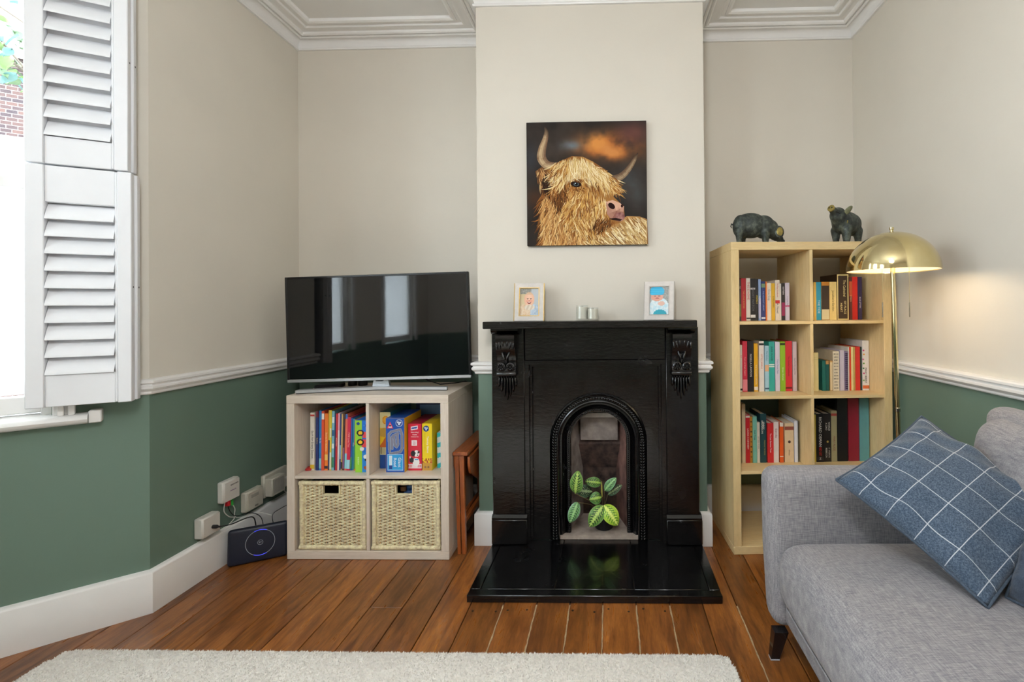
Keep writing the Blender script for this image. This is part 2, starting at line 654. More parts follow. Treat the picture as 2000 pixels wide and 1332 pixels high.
wall('wall_left', (XL, YB), (XL, 1.82), 'wall with the white sockets, between television alcove and window bay')
wall('wall_bay_side', (XL, 1.82), (XB, YBAY), 'angled bay wall carrying the shuttered window', holes=[(0.255, 0.735, WZ0, WZ1)], th=0.16)
wall('wall_bay_front', (XB, YBAY), (XB, YBAY2), 'front wall of the window bay, out of the picture', holes=[(0.40, 1.0, WZ0, WZ1), (1.66, 2.44, WZ0, WZ1)], th=0.16)
wall('wall_bay_return', (XB, YBAY2), (XL, -2.1), 'return wall of the window bay, out of the picture')
wall('wall_left_rear', (XL, -2.1), (XL, YR), 'plain wall beyond the window bay, out of the picture')
wall('wall_rear', (XL, YR), (XR, YR), 'plain rear wall behind the camera')
tag(obj('ceiling', MB().box(-2.8, 1.7, -3.5, 3.0, ZC, ZC + 0.12), CEIL, smooth=0), 'off-white plaster ceiling with moulded border', 'ceiling', kind='structure')

# ---- skirting, dado rail and cornice
SK = [(0, 0), (0.020, 0), (0.020, 0.152), (0.017, 0.158), (0.010, 0.163), (0, 0.165)]
DA = [(0, 0.848), (0.010, 0.848), (0.014, 0.853), (0.014, 0.860), (0.020, 0.864), (0.027, 0.872), (0.027, 0.880), (0.021, 0.884), (0.021, 0.889), (0.030, 0.894), (0.030, 0.902), (0.024, 0.907), (0.010, 0.909), (0, 0.909)]
CO_ = [(0, 2.682), (0.012, 2.682), (0.014, 2.688), (0.012, 2.694), (0.006, 2.697), (0.008, 2.706), (0.014, 2.717), (0.026, 2.727), (0.046, 2.733), (0.046, 2.727), (0.054, 2.724), (0.062, 2.728), (0.062, 2.734), (0.070, 2.734), (0.070, 2.729), (0.078, 2.727), (0.086, 2.732), (0.090, 2.740), (0.104, 2.742), (0.120, 2.736), (0.134, 2.736), (0.140, 2.744), (0.160, 2.745), (0.160, 2.739), (0.172, 2.736), (0.184, 2.741), (0.188, 2.757), (0, 2.757)]
bd = (-0.766, -0.643)
bayp = lambda t: (XL + bd[0] * t, 1.82 + bd[1] * t)
def trim(name, path, prof, label, cat):
    tag(obj(name, MB().sweep(path, prof), WHITEP, smooth=30), label, cat, kind='structure')
trim('baseboard_right', [(XR, YR), (XR, YB), (BRX, YB), (BRX, YF), (0.428, YF)], SK, 'white skirting board round the bookcase alcove and along the sofa wall', 'skirting')
trim('baseboard_left', [(-0.574, YF), (BL, YF), (BL, YB), (XL, YB), (XL, 1.82), (XB, YBAY), (XB, YBAY2), (XL, -2.1), (XL, YR)], SK, 'deep white skirting board from the fireplace round to the window bay', 'skirting')
trim('trim_1', [(XR, YR), (XR, YB), (BRX, YB), (BRX, YF), (0.424, YF)], DA, 'white moulded dado rail above the sofa and behind the bookcase', 'dado rail')
trim('trim_2', [(-0.578, YF), (BL, YF), (BL, YB), (XL, YB), (XL, 1.82), bayp(0.10)], DA, 'white moulded dado rail running behind the television to the shutter', 'dado rail')
trim('trim_3', [(XR, YR), (XR, YB), (BRX, YB), (BRX, YF), (BL, YF), (BL, YB), (XL, YB), (XL, 1.82)], CO_, 'stepped white plaster cornice round the top of the walls', 'cornice')

# ---- sash windows
GLASS = bpy.data.materials.new('window_glass')
GLASS.use_nodes = True
_t = NT(GLASS)
_t.n.clear()
_o = _t.add('ShaderNodeOutputMaterial'); _mx = _t.add('ShaderNodeMixShader'); _tr = _t.add('ShaderNodeBsdfTransparent'); _gl = _t.add('ShaderNodeBsdfGlossy')
_gl.inputs['Roughness'].default_value = 0.02
_mx.inputs[0].default_value = 0.06
_t.link(_tr.outputs[0], _mx.inputs[1]); _t.link(_gl.outputs[0], _mx.inputs[2]); _t.link(_mx.outputs[0], _o.inputs[0])
FROST = bpy.data.materials.new('frosted_film')
FROST.use_nodes = True
_t = NT(FROST)
_t.n.clear()
_o = _t.add('ShaderNodeOutputMaterial'); _mx = _t.add('ShaderNodeMixShader'); _tr = _t.add('ShaderNodeBsdfTransparent'); _tl = _t.add('ShaderNodeBsdfTranslucent')
_tl.inputs['Color'].default_value = (0.95, 0.96, 0.97, 1)
_f = noise(_t, coords(_t), 900.0, 2)
_mr = _t.add('ShaderNodeMapRange'); _mr.inputs['To Min'].default_value = 0.72; _mr.inputs['To Max'].default_value = 0.84
_t.link(_f, _mr.inputs['Value']); _t.link(_mr.outputs['Result'], _mx.inputs[0])
_t.link(_tr.outputs[0], _mx.inputs[1]); _t.link(_tl.outputs[0], _mx.inputs[2]); _t.link(_mx.outputs[0], _o.inputs[0])

def sash(name, A, d, t0, t1, label, zr=1.63, sill=True):
    """local x along the wall, y outwards, z up"""
    ang = math.atan2(d[1], d[0])
    T = tag(link(name, None, (), None, (A[0], A[1], 0), (0, 0, ang)), label, 'window', kind='structure')
    # local frame: x along d; room side is +y (left of d), outside is -y
    W = WHITEP
    mb = MB().box(t0 - .002, t0 + .03, -.14, -.02, WZ0, WZ1, ch=.003)
    obj('frame_post', mb, W, T)
    mb = MB().box(t1 - .03, t1 + .002, -.14, -.02, WZ0, WZ1, ch=.003)
    obj('frame_post', mb, W, T)
    obj('frame_head', MB().box(t0 + .03, t1 - .03, -.14, -.02, WZ1 - .03, WZ1, ch=.003), W, T)
    a, b = t0 + .03, t1 - .03
    def ring(nm, z0, z1, y0, y1, bot, top):
        P = obj(nm, MB().box(a, b, y0, y1, z0, z0 + bot, ch=.004), W, T)
        obj('rail', MB().box(a, b, y0, y1, z1 - top, z1, ch=.004), W, P)
        obj('stile', MB().box(a, a + .034, y0, y1, z0 + bot, z1 - top, ch=.004), W, P)
        obj('stile', MB().box(b - .034, b, y0, y1, z0 + bot, z1 - top, ch=.004), W, P)
        return P
    lo = ring('lower_sash', WZ0 + .012, zr + .022, -.075, -.035, .062, .042)
    hi = ring('upper_sash', zr - .02, WZ1 - .03, -.118, -.078, .042, .05)
    obj('pane', MB().box(a + .034, b - .034, -.058, -.054, WZ0 + .07, zr - .018), GLASS, lo, smooth=0)
    obj('frosted_film', MB().box(a + .041, b - .041, -.0535, -.053, WZ0 + .082, zr - .02), FROST, lo, smooth=0)
    obj('pane', MB().box(a + .034, b - .034, -.100, -.096, zr + .02, WZ1 - .078), GLASS, hi, smooth=0)
    if sill:
        obj('sill', MB().prism([(-.02, WZ0 - .035), (.030, WZ0 - .035), (.046, WZ0 - .028), (.052, WZ0 - .016), (.046, WZ0 - .004), (.03, WZ0 + .001), (-.14, WZ0 + .012), (-.14, WZ0 - .035)], 0, t0 - .095, t1 + .06), W, T, smooth=50)
        obj('apron', MB().box(t0 - .130, t0 - .096, .0, .04, WZ0 - .034, WZ0 + .012, ch=.003), W, T)
        obj('bead_block', MB().box(t0 - .062, t0 - .045, .019, .034, WZ0 + .001, WZ0 + .04, ch=.002), W, T)
        obj('bead_block', MB().box(t0 - .035, t0 - .018, .019, .034, WZ0 + .001, WZ0 + .04, ch=.002), W, T)
    obj('architrave', MB().box(t0 - .06, t0 - .004, .0, .018, WZ0 + .002, WZ1 + .06, ch=.004), W, T)
    obj('architrave', MB().box(t1 + .004, t1 + .06, .0, .018, WZ0 + .002, WZ1 + .06, ch=.004), W, T)
    return T
sash('window_1', (XL, 1.82), bd, 0.255, 0.735, 'white sash window with frosted lower pane behind the folded shutter')
sash('window_2', (XB, YBAY), (0, -1), 0.40, 1.0, 'sash window in the bay front, seen only in reflections', sill=False)
sash('window_3', (XB, YBAY), (0, -1), 1.66, 2.44, 'wide sash window in the bay front, seen only in reflections', sill=False)
# ---- plantation shutters folded back beside the window
SHW = plain('shutter_white_paint', '#f1f2f5', 0.4, var=0.015, scale=10)
DARKHOLE = plain('dark_hole', '#2a2320', 0.8)
def shutter(name, label, z0, z1, wd, nl, p, ang, tr, br):
    """local x from the outer edge towards the hinge, front face at y = 0 towards the room, z up"""
    T = thing(name, label, 'shutter', (p[0], p[1], 0), ang)
    st, th = 0.047, 0.030
    def stile(x0, x1): obj('stile', MB().box(x0, x1, -th, 0, z0, z1, ch=.0025), SHW, T)
    stile(0, st - .008); stile(wd - st, wd)
    obj('stile_bead', MB().box(st - .008, st - .001, -th + .004, -.003, z0 + .003, z1 - .003, ch=.002), SHW, T)
    obj('rail', MB().box(st - .001, wd - st, -th + .005, -.005, z0 + .001, z0 + br, ch=.002), SHW, T)
    obj('rail', MB().box(st - .001, wd - st, -th + .005, -.005, z1 - tr, z1 - .001, ch=.002), SHW, T)
    zz0, zz1 = z0 + br, z1 - tr
    pt = (zz1 - zz0) / nl
    prof = [(0.0042 * math.copysign(abs(math.sin(a)) ** .8, math.sin(a)), 0.0345 * math.cos(a)) for a in [2 * math.pi * i / 12 for i in range(12)]]
    me = MB().prism(prof, 0, st + .001, wd - st - .002).mesh('louvre', 50)
    me.materials.append(SHW)
    for i in range(nl):
        link('louvre', me, (), T, (0, -th / 2, zz0 + pt * (i + .5)), (R(30), 0, 0))
    obj('rear_leaf', MB().box(-.007, wd - .012, -th - .032, -th - .003, z0 + .002, z1 - .002, ch=.0025), SHW, T)
    mag = MB().lathe([(.0035, 0), (.0035, .0006), (0, .0006)], 10).mesh('magnet_hole')
    mag.materials.append(DARKHOLE)
    zc = (z0 + z1) / 2
    for x, y in ((0, -.017), (-.007, -.047)):
        link('magnet_hole', mag, (), T, (x, y, zc), (0, R(-90), 0))
    return T
_a = R(60)
_ds = (-math.sin(_a), -math.cos(_a))
_ang = math.atan2(_ds[1], _ds[0])
_r = (XL + bd[0] * .037 + .643 * .115, 1.82 + bd[1] * .037 - .766 * .115)
shutter('plantation_shutter', 'lower white louvred shutter panel folded back beside the window, its foot just above the sill', 0.841, 1.684, 0.272, 10, (_r[0], _r[1]), _ang, .128, .112)
shutter('plantation_shutter', 'upper white louvred shutter panel folded back beside the window, above the other one', 1.688, 2.50, 0.264, 10, (_r[0] + _ds[0] * .008, _r[1] + _ds[1] * .008), _ang + .005, .10, .098)

# ---- outside: street, house across the road, tree
SLATE = plain('pale_roof_tiles', '#8a857e', 0.8, var=0.25, scale=6)
def brickmat():
    m, b, t = base('stock_brick', '#7a5a48', 0.9)
    br = t.add('ShaderNodeTexBrick')
    br.inputs['Color1'].default_value = hx('#4a342e'); br.inputs['Color2'].default_value = hx('#2c2226'); br.inputs['Mortar'].default_value = hx('#6a625e')
    br.inputs['Scale'].default_value = 4.4
    t.link(coords(t, (1, 1, 1), 'UV'), br.inputs['Vector'])
    t.link(br.outputs['Color'], b.inputs['Base Color'])
    return m
BRICK = brickmat()
tag(obj('street_ground', MB().box(-40, -2.7, -25, 40, -.4, -.3), plain('pale_paving', '#b5b1aa', 0.9, var=.2, scale=2), smooth=0), 'grey street paving seen beyond the window', 'ground', kind='structure')
HX = thing('neighbour_house', 'brick house with pale tiled roof across the street, seen through the window', 'house', (-10.6, 9.0, -.3), R(38))
mb = MB()
hw, hd = 4.5, 3.0
for x0, y0, x1, y1 in ((-hw, -hd, hw, -hd), (hw, -hd, hw, hd), (hw, hd, -hw, hd), (-hw, hd, -hw, -hd)):
    L = math.hypot(x1 - x0, y1 - y0)
    mb.add([(x0, y0, 0), (x1, y1, 0), (x1, y1, 5.2), (x0, y0, 5.2)], [(0, 1, 2, 3)], 0, None, [(0, 0), (L, 0), (L, 5.2), (0, 5.2)])
obj('brick_wall', mb, BRICK, HX, smooth=0)
rf = MB()
rows = 16
for i in range(rows):                         # roof courses, each lapping the one below
    for sgn in (-1, 1):
        a, b2 = i / rows, (i + 1.12) / rows
        y0, z0 = sgn * (hd + .3) * (1 - a), 5.1 + 2.3 * a
        y1, z1 = sgn * (hd + .3) * (1 - b2), 5.1 + 2.3 * b2
        rf.add([(-hw - .2, y0, z0 + .05), (hw + .2, y0, z0 + .05), (hw + .2, y1, z1 + .02), (-hw - .2, y1, z1 + .02), (-hw - .2, y0, z0), (hw + .2, y0, z0), (hw + .2, y1, z1 - .02), (-hw - .2, y1, z1 - .02)],
               [(0, 1, 2, 3), (7, 6, 5, 4), (0, 4, 5, 1), (1, 5, 6, 2), (2, 6, 7, 3), (3, 7, 4, 0)])
tag(obj('roof_tiles', rf, SLATE, HX, smooth=0), kind='stuff')
for sx in (-hw, hw):
    gab = MB()
    gab.add([(sx, -hd, 5.2), (sx, hd, 5.2), (sx, 0, 7.3)], [(0, 1, 2)], 0, None, [(0, 0), (6, 0), (3, 2.1)])
    obj('gable', gab, BRICK, HX, smooth=0)
obj('bay_roof', MB().prism([(-hd - 1.1, 3.35), (-hd, 4.05), (-hd, 3.3), (-hd - 1.1, 3.2)], 0, -3.2, 3.2), SLATE, HX, smooth=0)
obj('gutter', MB().tube([(-3.3, -hd - 1.13, 3.3), (3.3, -hd - 1.13, 3.3)], .06, 10), plain('white_gutter', '#c9ccd0', .5), HX)
for x in (-2.2, 0.2):
    P = obj('house_window', MB().box(x, x + 1.2, -hd - .04, -hd + .05, 1.0, 2.9, ch=.02), WHITEP, HX)
    obj('pane', MB().box(x + .1, x + 1.1, -hd - .05, -hd - .04, 1.1, 2.8), plain('dark_glass', '#20262c', .1), P, smooth=0)

TR = thing('street_tree', 'green leafy tree branch hanging outside the upper window pane', 'tree', (-5.9, 3.0, -.3))
BARK = plain('grey_bark', '#4c4238', .9, var=.3, scale=20)
obj('trunk', MB().tube([(0, 0, 0), (.05, .03, 1.6), (.1, .05, 2.8), (.3, .1, 3.8), (.4, .2, 5.0)], [.14, .12, .1, .07, .03], 10), BARK, TR)
rt_ = random.Random(3)
leafm = []
for nm, c in (('leaf_green', '#2f4a26'), ('leaf_pale', '#4d6632'), ('leaf_blue', '#2e5450')):
    m_ = plain(nm, c, .5, var=.15, scale=40)
    me = MB()
    nL = 6
    def lf(a, b):
        wd = .028 * math.sin(math.pi * min(1, max(0, a)) ** .85) + .0004
        return (a * .105, (b - .5) * 2 * wd, -.02 * a * a + .012 * abs(b - .5) * 2)
    me.grid(lf, nL, 2)
    mm = me.mesh('leaf', 60, fix=False)
    mm.materials.append(m_)
    leafm.append(mm)
br_ = [[(.3, .1, 3.8), (.8, .25, 3.85), (1.35, .42, 3.55), (1.62, .5, 3.15)], [(.2, .08, 3.4), (.75, .35, 3.6), (1.2, .65, 3.45), (1.5, .82, 3.1)],
       [(.35, .15, 4.4), (.9, .3, 4.5), (1.5, .6, 4.2), (1.8, .75, 3.9)], [(.3, .1, 3.9), (.9, .0, 4.0), (1.5, .1, 3.75), (1.9, .2, 3.45)], [(.38, .2, 4.7), (.8, .6, 4.7), (1.1, 1.0, 4.4), (1.25, 1.2, 4.1)],
       [(.3, .1, 3.6), (.7, -.2, 3.7), (1.1, -.35, 3.6), (1.5, -.4, 3.3)]]
for bpth in br_:
    obj('branch', MB().tube(bpth, [.03, .02, .011, .005], 6), BARK, TR)
    P = [Vector(q) for q in bpth]
    for i in range(46):
        s_ = rt_.uniform(.25, 1) * (len(P) - 1)
        k = min(int(s_), len(P) - 2)
        q = P[k].lerp(P[k + 1], s_ - k) + Vector((rt_.gauss(0, .10), rt_.gauss(0, .10), rt_.gauss(-.02, .10)))
        o = link('leaf', leafm[rt_.choice((0, 0, 1, 1, 2))], (), TR, q, (rt_.uniform(-.8, .8), rt_.uniform(-.2, .9), rt_.uniform(0, 6.28)))
        sc_ = rt_.uniform(.8, 1.5)
        o.scale = (sc_, sc_, sc_)
# ================================================================== FIREPLACE
def blackpaint(name, rough, bs, st):
    m, b, t = base(name, '#0b0b0d', rough, spec=0.55, coat=0.25)
    v = coords(t)
    f = noise(t, v, 6, 5)
    t.link(ramp(t, f, [(0.3, '#040405'), (0.75, '#0b0b0d')]), b.inputs['Base Color'])
    h = noise(t, coords(t, (1, 1, 3)), bs, 6, 0.6)
    bump(t, b, h, st, 0.004)
    t.link(ramp(t, noise(t, v, 9, 4), [(0.3, (rough - .06,) * 3 + (1,)), (0.7, (rough + .14,) * 3 + (1,))]), b.inputs['Roughness'])
    return m
BLK = blackpaint('black_gloss_paint', 0.15, 30, 0.30)
BLKH = blackpaint('black_hearth_paint', 0.16, 60, 0.12)
SOOT = plain('sooty_metal', '#9a908a', 0.75, var=.45, scale=14, bp=.3, bscale=60)
SOOTD = plain('burnt_brick', '#4a3a34', 0.9, var=.8, scale=22, bp=.5, bscale=50)
SOOTR = plain('rusty_side', '#7d5a50', 0.85, var=.5, scale=12, bp=.3, bscale=60)
ASH = plain('ashy_stone', '#a8998d', 0.9, var=.25, scale=18, bp=.25, bscale=90)

S = thing('fireplace_surround', 'glossy black painted fireplace surround with arched cast-iron insert', 'fireplace', (0, 0, 0))
XPL, XPLr, XPRl, XPR = -0.578, -0.418, 0.266, 0.424
obj('mantel_shelf', MB().box(-0.592, 0.400, 2.19, YF, 1.077, 1.111, ch=.003), BLK, S)
obj('frieze', MB().box(XPLr, XPRl, 2.306, YF, 0.918, 1.0768, ch=.003), BLK, S)
for a, b in ((XPL, XPLr), (XPRl, XPR)):
    P = obj('pilaster', MB().box(a, b, 2.302, YF, 0.17, 1.077, ch=.004), BLK, S)
    obj('capital', MB().prism([(2.302, 1.045), (2.262, 1.052), (2.250, 1.066), (2.250, 1.0768), (2.302, 1.0768)], 0, a + .008, b - .022), BLK, P)
    q = obj('plinth', MB().box(a - .003, b + .010, 2.286, YF, 0.0312, 0.152, ch=.004), BLK, S)
    obj('plinth_moulding', MB().prism([(2.36, .152), (2.288, .152), (2.288, .160), (2.296, .168), (2.300, .172), (2.36, .172)], 0, a - .002, b + .008), BLK, q)
# stepped inner frame of the panel
def frame_u(nm, x0, x1, z1, wv, y0, y1, z0=0.0312):
    mb = MB().prism([(x0, z0), (x0 + wv, z0), (x0 + wv, z1 - wv), (x1 - wv, z1 - wv), (x1 - wv, z0), (x1, z0), (x1, z1), (x0, z1)], 1, y0, y1)
    return obj(nm, mb, BLK, S)
frame_u('inner_frame', XPLr, XPRl, 0.918, 0.020, 2.304, YF)
frame_u('inner_frame_bead', XPLr + .02, XPRl - .02, 0.898, 0.012, 2.324, YF)
# cast-iron plate with arched opening
CX, CZ = -0.0635, 0.513
x0, x1, z0, z1 = XPLr + .032, XPRl - .032, 0.0312, 0.886
def archpts(r, n=28, zb=0.0312, legs=6):
    p = [(CX - r, zb + (CZ - zb) * i / legs) for i in range(legs)]
    p += [(CX - r * math.cos(math.pi * i / n), CZ + r * math.sin(math.pi * i / n)) for i in range(n + 1)]
    p += [(CX + r, zb + (CZ - zb) * i / legs) for i in range(legs)][::-1]
    return p
ro = 0.2365
inn = archpts(ro)
out = []
for (x, z) in inn:
    if z <= CZ + 1e-6:
        out.append((x0 if x < CX else x1, z))
    else:
        dx, dz = x - CX, z - CZ
        k = min((x1 - CX) / dx if dx > 1e-6 else 1e9, (x0 - CX) / dx if dx < -1e-6 else 1e9, (z1 - CZ) / dz)
        out.append((CX + dx * k, CZ + dz * k))
# snap the two top corners
for cx_ in (x0, x1):
    i = min(range(len(out)), key=lambda q: (out[q][0] - cx_) ** 2 + (out[q][1] - z1) ** 2)
    out[i] = (cx_, z1)
mb = MB()
n_ = len(inn)
yp = 2.345
mb.add([(p[0], yp, p[1]) for p in inn] + [(p[0], yp, p[1]) for p in out] + [(p[0], YF, p[1]) for p in inn] + [(p[0], YF, p[1]) for p in out],
       [(i, i + 1, n_ + i + 1, n_ + i) for i in range(n_ - 1)] + [(i, 2 * n_ + i, 2 * n_ + i + 1, i + 1) for i in range(n_ - 1)] + [(n_ + i, n_ + i + 1, 3 * n_ + i + 1, 3 * n_ + i) for i in range(n_ - 1)])
obj('arched_plate', mb, BLK, S, smooth=25)
def arch_ring(nm, prof, parent=S, mat=BLK):
    """prof: (radius, y) outline carried up one leg, over the arch and down the other"""
    mb = MB()
    k = len(prof)
    rings = [archpts(r) for r, y in prof]
    n = len(rings[0])
    vs = [(rings[j][i][0], prof[j][1], rings[j][i][1]) for i in range(n) for j in range(k)]
    fs = [(i * k + j, i * k + (j + 1) % k, (i + 1) * k + (j + 1) % k, (i + 1) * k + j) for i in range(n - 1) for j in range(k)]
    fs += [tuple(range(k)), tuple((n - 1) * k + j for j in range(k))[::-1]]
    mb.add(vs, fs)
    return obj(nm, mb, mat, parent, smooth=35)
a1 = arch_ring('outer_arch_moulding', [(.240, 2.350), (.239, 2.336), (.232, 2.330), (.228, 2.336), (.226, 2.342), (.206, 2.342), (.204, 2.334), (.199, 2.331), (.194, 2.336), (.190, 2.350), (.19, 2.372), (.24, 2.372)])
a2 = arch_ring('middle_arch_moulding', [(.195, 2.352), (.182, 2.350), (.176, 2.362), (.168, 2.372), (.160, 2.378), (.160, 2.396), (.195, 2.396)])
a3 = arch_ring('inner_arch_moulding', [(.164, 2.378), (.160, 2.370), (.156, 2.374), (.142, 2.374), (.139, 2.380), (.1385, 2.405), (.164, 2.405)])
def beads(nm, r, y, step, size, parent, shape):
    mb = MB()
    leg = CZ - 0.035
    tot = 2 * leg + math.pi * r
    n = int(tot / step)
    for i in range(n + 1):
        s = tot * i / n
        if s < leg: x, z, a = CX - r, 0.035 + s, math.pi / 2
        elif s > tot - leg: x, z, a = CX + r, 0.035 + (tot - s), math.pi / 2
        else:
            th = (s - leg) / r
            x, z, a = CX - r * math.cos(th), CZ + r * math.sin(th), math.pi / 2 - th
        if shape == 'bead':
            mb.ball((x, y, z), (size, size * .8, size), 6, 4)
        else:
            for sg in (-1, 1):
                M = Matrix.Rotation(-a + sg * .6, 3, 'Y')
                px, pz = x + sg * size * .55 * math.sin(a), z - sg * size * .55 * math.cos(a) * 0
                mb.ball((px, y, pz), (size * 1.05, size * .62, size * .42), 6, 4, M=M)
    return tag(obj(nm, mb, BLK, parent, smooth=60), kind='stuff')
beads('leaf_beading', 0.216, 2.338, 0.0135, 0.0100, a1, 'leaf')
beads('pearl_beading', 0.149, 2.371, 0.0096, 0.0048, a3, 'bead')
# firebox
fb = link('firebox', None, (), S)
xa, xb, y0, y1 = CX - .152, CX + .152, 2.392, 2.62
xa2, xb2 = CX - .085, CX + .085
obj('firebox_floor', MB().prism([(xa - .06, 2.345), (xb + .06, 2.345), (xb, y1), (xa, y1)], 2, 0.0312, 0.050), ASH, fb, smooth=0)
obj('firebox_side', MB().prism([(xa - .04, y0), (xa, y0), (xa2, y1), (xa2 - .10, y1)], 2, 0.05, 0.76), SOOT, fb, smooth=0)
obj('firebox_side', MB().prism([(xb, y0), (xb + .04, y0), (xb2 + .10, y1), (xb2, y1)], 2, 0.05, 0.76), SOOTR, fb, smooth=0)
obj('firebox_back', MB().prism([(2.60, .05), (2.60, .30), (2.535, .445), (2.56, .47), (2.56, .76), (2.64, .76), (2.64, .05)], 0, xa2 - .10, xb2 + .10), SOOTD, fb, smooth=0)
obj('back_plate', MB().prism([(2.526, .47), (2.500, .60), (2.512, .60), (2.538, .47)], 0, CX - .098, CX + .098), SOOT, fb, smooth=0)
obj('damper_lip', MB().prism([(2.44, .610), (2.535, .625), (2.535, .64), (2.44, .632)], 0, CX - .13, CX + .13), plain('pale_limewash', '#b7b0a6', .85, var=.15), fb, smooth=0)
obj('firebox_roof', MB().box(xa - .05, xb + .05, 2.39, 2.66, .70, .77), SOOTD, fb, smooth=0)
# corbels
def corbel(xc):
    C_ = MB().prism([(2.304, .846), (2.282, .846), (2.268, .856), (2.266, .874), (2.276, .892), (2.284, .912), (2.278, .938), (2.262, .962), (2.246, .988), (2.238, 1.018), (2.242, 1.044), (2.304, 1.044)], 0, xc - .045, xc + .045)
    c = obj('corbel', C_, BLK, S, smooth=50)
    for sg in (-1, 1):
        mb = MB()
        X = xc + sg * .0225
        mb.lathe([(.0, -.012), (.008, -.012), (.010, -.008), (.014, -.008), (.016, -.013), (.0205, -.010), (.0215, .004)], 20, (X, 2.266, .893), ax=1)
        for q in range(8):
            a = 2 * math.pi * q / 8
            mb.ball((X + .013 * math.cos(a), 2.254, .893 + .013 * math.sin(a)), (.0045, .004, .0045), 6, 4)
        obj('rosette', mb, BLK, c, smooth=50)
        mb = MB()
        for (dx, zz, ln, rot) in ((.012, 1.015, .026, .12), (.028, 1.008, .032, .25), (.040, 1.000, .026, .1)):
            mb.ball((xc + sg * dx, 2.248, zz), (.0065, .010, ln), 8, 6, M=Matrix.Rotation(sg * rot, 3, 'Y') @ Matrix.Rotation(-.22, 3, 'X'))
        mb.ball((xc + sg * .012, 2.262, .948), (.007, .009, .026), 8, 6, M=Matrix.Rotation(sg * .35, 3, 'Y') @ Matrix.Rotation(-.35, 3, 'X'))
        link('acanthus_leaf', fuse(mb, .0016, 2), BLK, c)
    obj('scroll_roll', MB().lathe([(0, -.047), (.010, -.047), (.0125, -.044), (.0125, .044), (.010, .047), (0, .047)], 14, (xc, 2.277, .857), ax=0), BLK, c)
    obj('centre_leaf', MB().ball((xc, 2.268, .925), (.008, .012, .034), 8, 6), BLK, c)
    for q in range(7):
        a = R(-42 + 14 * q)
        L = .110 - .062 * (abs(q - 3) / 3) ** 1.3
        top = Vector((xc + (q - 3) * .0125, 2.296, .842))
        bot = Vector((xc + (q - 3) * .0105 + math.sin(a) * .016, 2.302, .842 - L))
        M = Matrix.Rotation(-math.atan2(bot.x - top.x, top.z - bot.z), 3, 'Y')
        mid = (top + bot) / 2
        obj('fan_leaf', MB().ball(mid, (.0072, .0105, L * .54), 8, 7, M=M), BLK, c, smooth=60)
corbel(-0.5005)
corbel(0.3385)

# ---- hearth of painted slabs
H = thing('hearth', 'low black painted hearth slab in front of the fireplace', 'hearth', (0, 0, 0))
hx0, hx1, hy0, hy1 = -0.581, 0.434, 1.885, 2.345
obj('bed', MB().box(hx0, hx1, hy0 + .002, hy1, 0, .020, ch=.002), BLKH, H)
for a, b in ((hx0 + .045, -0.235), (-0.233, 0.088), (0.090, hx1 - .045)):
    obj('slab', MB().box(a, b, hy0 + .046, hy1 - .002, .018, .030, ch=.0016), BLKH, H)
obj('border_strip', MB().box(hx0, hx1, hy0, hy0 + .043, .016, .031, ch=.0025), BLKH, H)
for a, b in ((hx0, hx0 + .042), (hx1 - .042, hx1)):
    obj('border_strip', MB().box(a, b, hy0 + .046, hy1, .016, .0305, ch=.002), BLKH, H)

# ---- prayer plant in the firebox
POT = plain('black_ribbed_pot', '#15171b', .45, var=.1)
PL = thing('prayer_plant', 'potted prayer plant with boldly veined green leaves standing in the fireplace opening', 'plant', (-0.040, 2.43, 0.050))
prof = [(.0, 0), (.036, 0), (.046, .006), (.055, .03), (.060, .06), (.0615, .088), (.058, .088), (.056, .078), (0, .078)]
pm = MB().lathe(prof, 40)
for i in range(len(pm.v)):                    # fine upright ribs
    x, y, z = pm.v[i]
    if (i % 40) % 2 and .005 < z < .085:
        pm.v[i] = (x * .985, y * .985, z)
obj('pot', pm, POT, PL, smooth=20)
obj('soil', MB().lathe([(0, .080), (.0555, .079)], 20), plain('dark_soil', '#1d1510', .95, var=.5, scale=80), PL)
LEAFM = vcol('prayer_leaf', .42, spec=.5)
def leaf3(base_, tip, wd, tone, bend=.02, roll=0.0):
    b, t = Vector(base_), Vector(tip)
    d = (t - b)
    L = d.length
    d.normalize()
    nrm = Vector((0, -1, .25))
    nrm = (nrm - d * nrm.dot(d)).normalized()
    sd = d.cross(nrm).normalized()
    c_, s_ = math.cos(roll), math.sin(roll)
    sd, nrm = sd * c_ + nrm * s_, nrm * c_ - sd * s_
    nu, nv = 30, 16
    cols = []
    base_c, light, dark, edge = tone
    for j in range(nv):
        for i in range(nu):
            a, v = (i + .5) / nu, abs((j + .5) / nv - .5) * 2
            ph = a * 9.0 - v * 1.9
            fr = ph - math.floor(ph)
            c = base_c
            if v < .16 + .07 * math.sin(a * 60): c = light
            elif fr < .20: c = edge if v > .62 else light
            elif .15 < v < .60 and .34 < fr < .86: c = dark
            elif v > .86: c = edge
            cols.append(hx(c))
    def fn(a, q):
        hw = wd / 2 * (max(0, math.sin(math.pi * a ** .86)) ** .62)
        v = (q - .5) * 2
        p = b + d * (L * a) + sd * (hw * v) + nrm * (bend * math.sin(math.pi * a) - .10 * wd * v * v + .003 * math.cos(a * 56) * (1 - abs(v)) * .4)
        return tuple(p)
    mb = MB().grid(fn, nu, nv, col=lambda i: cols[i])
    return obj('leaf', mb, LEAFM, PL, smooth=60, fix=False)
G1 = ('#5f8f3a', '#b9d46a', '#2c4a22', '#7fa35a')
G2 = ('#4d7d38', '#a7c85c', '#26421f', '#6f9a58')
G3 = ('#3b5638', '#a8c08a', '#1a251c', '#5b7a5c')
G4 = ('#a9cf3c', '#e2f078', '#5d9427', '#c2e050')
G5 = ('#6aa05a', '#9fcf8a', '#30593a', '#8fb79a')
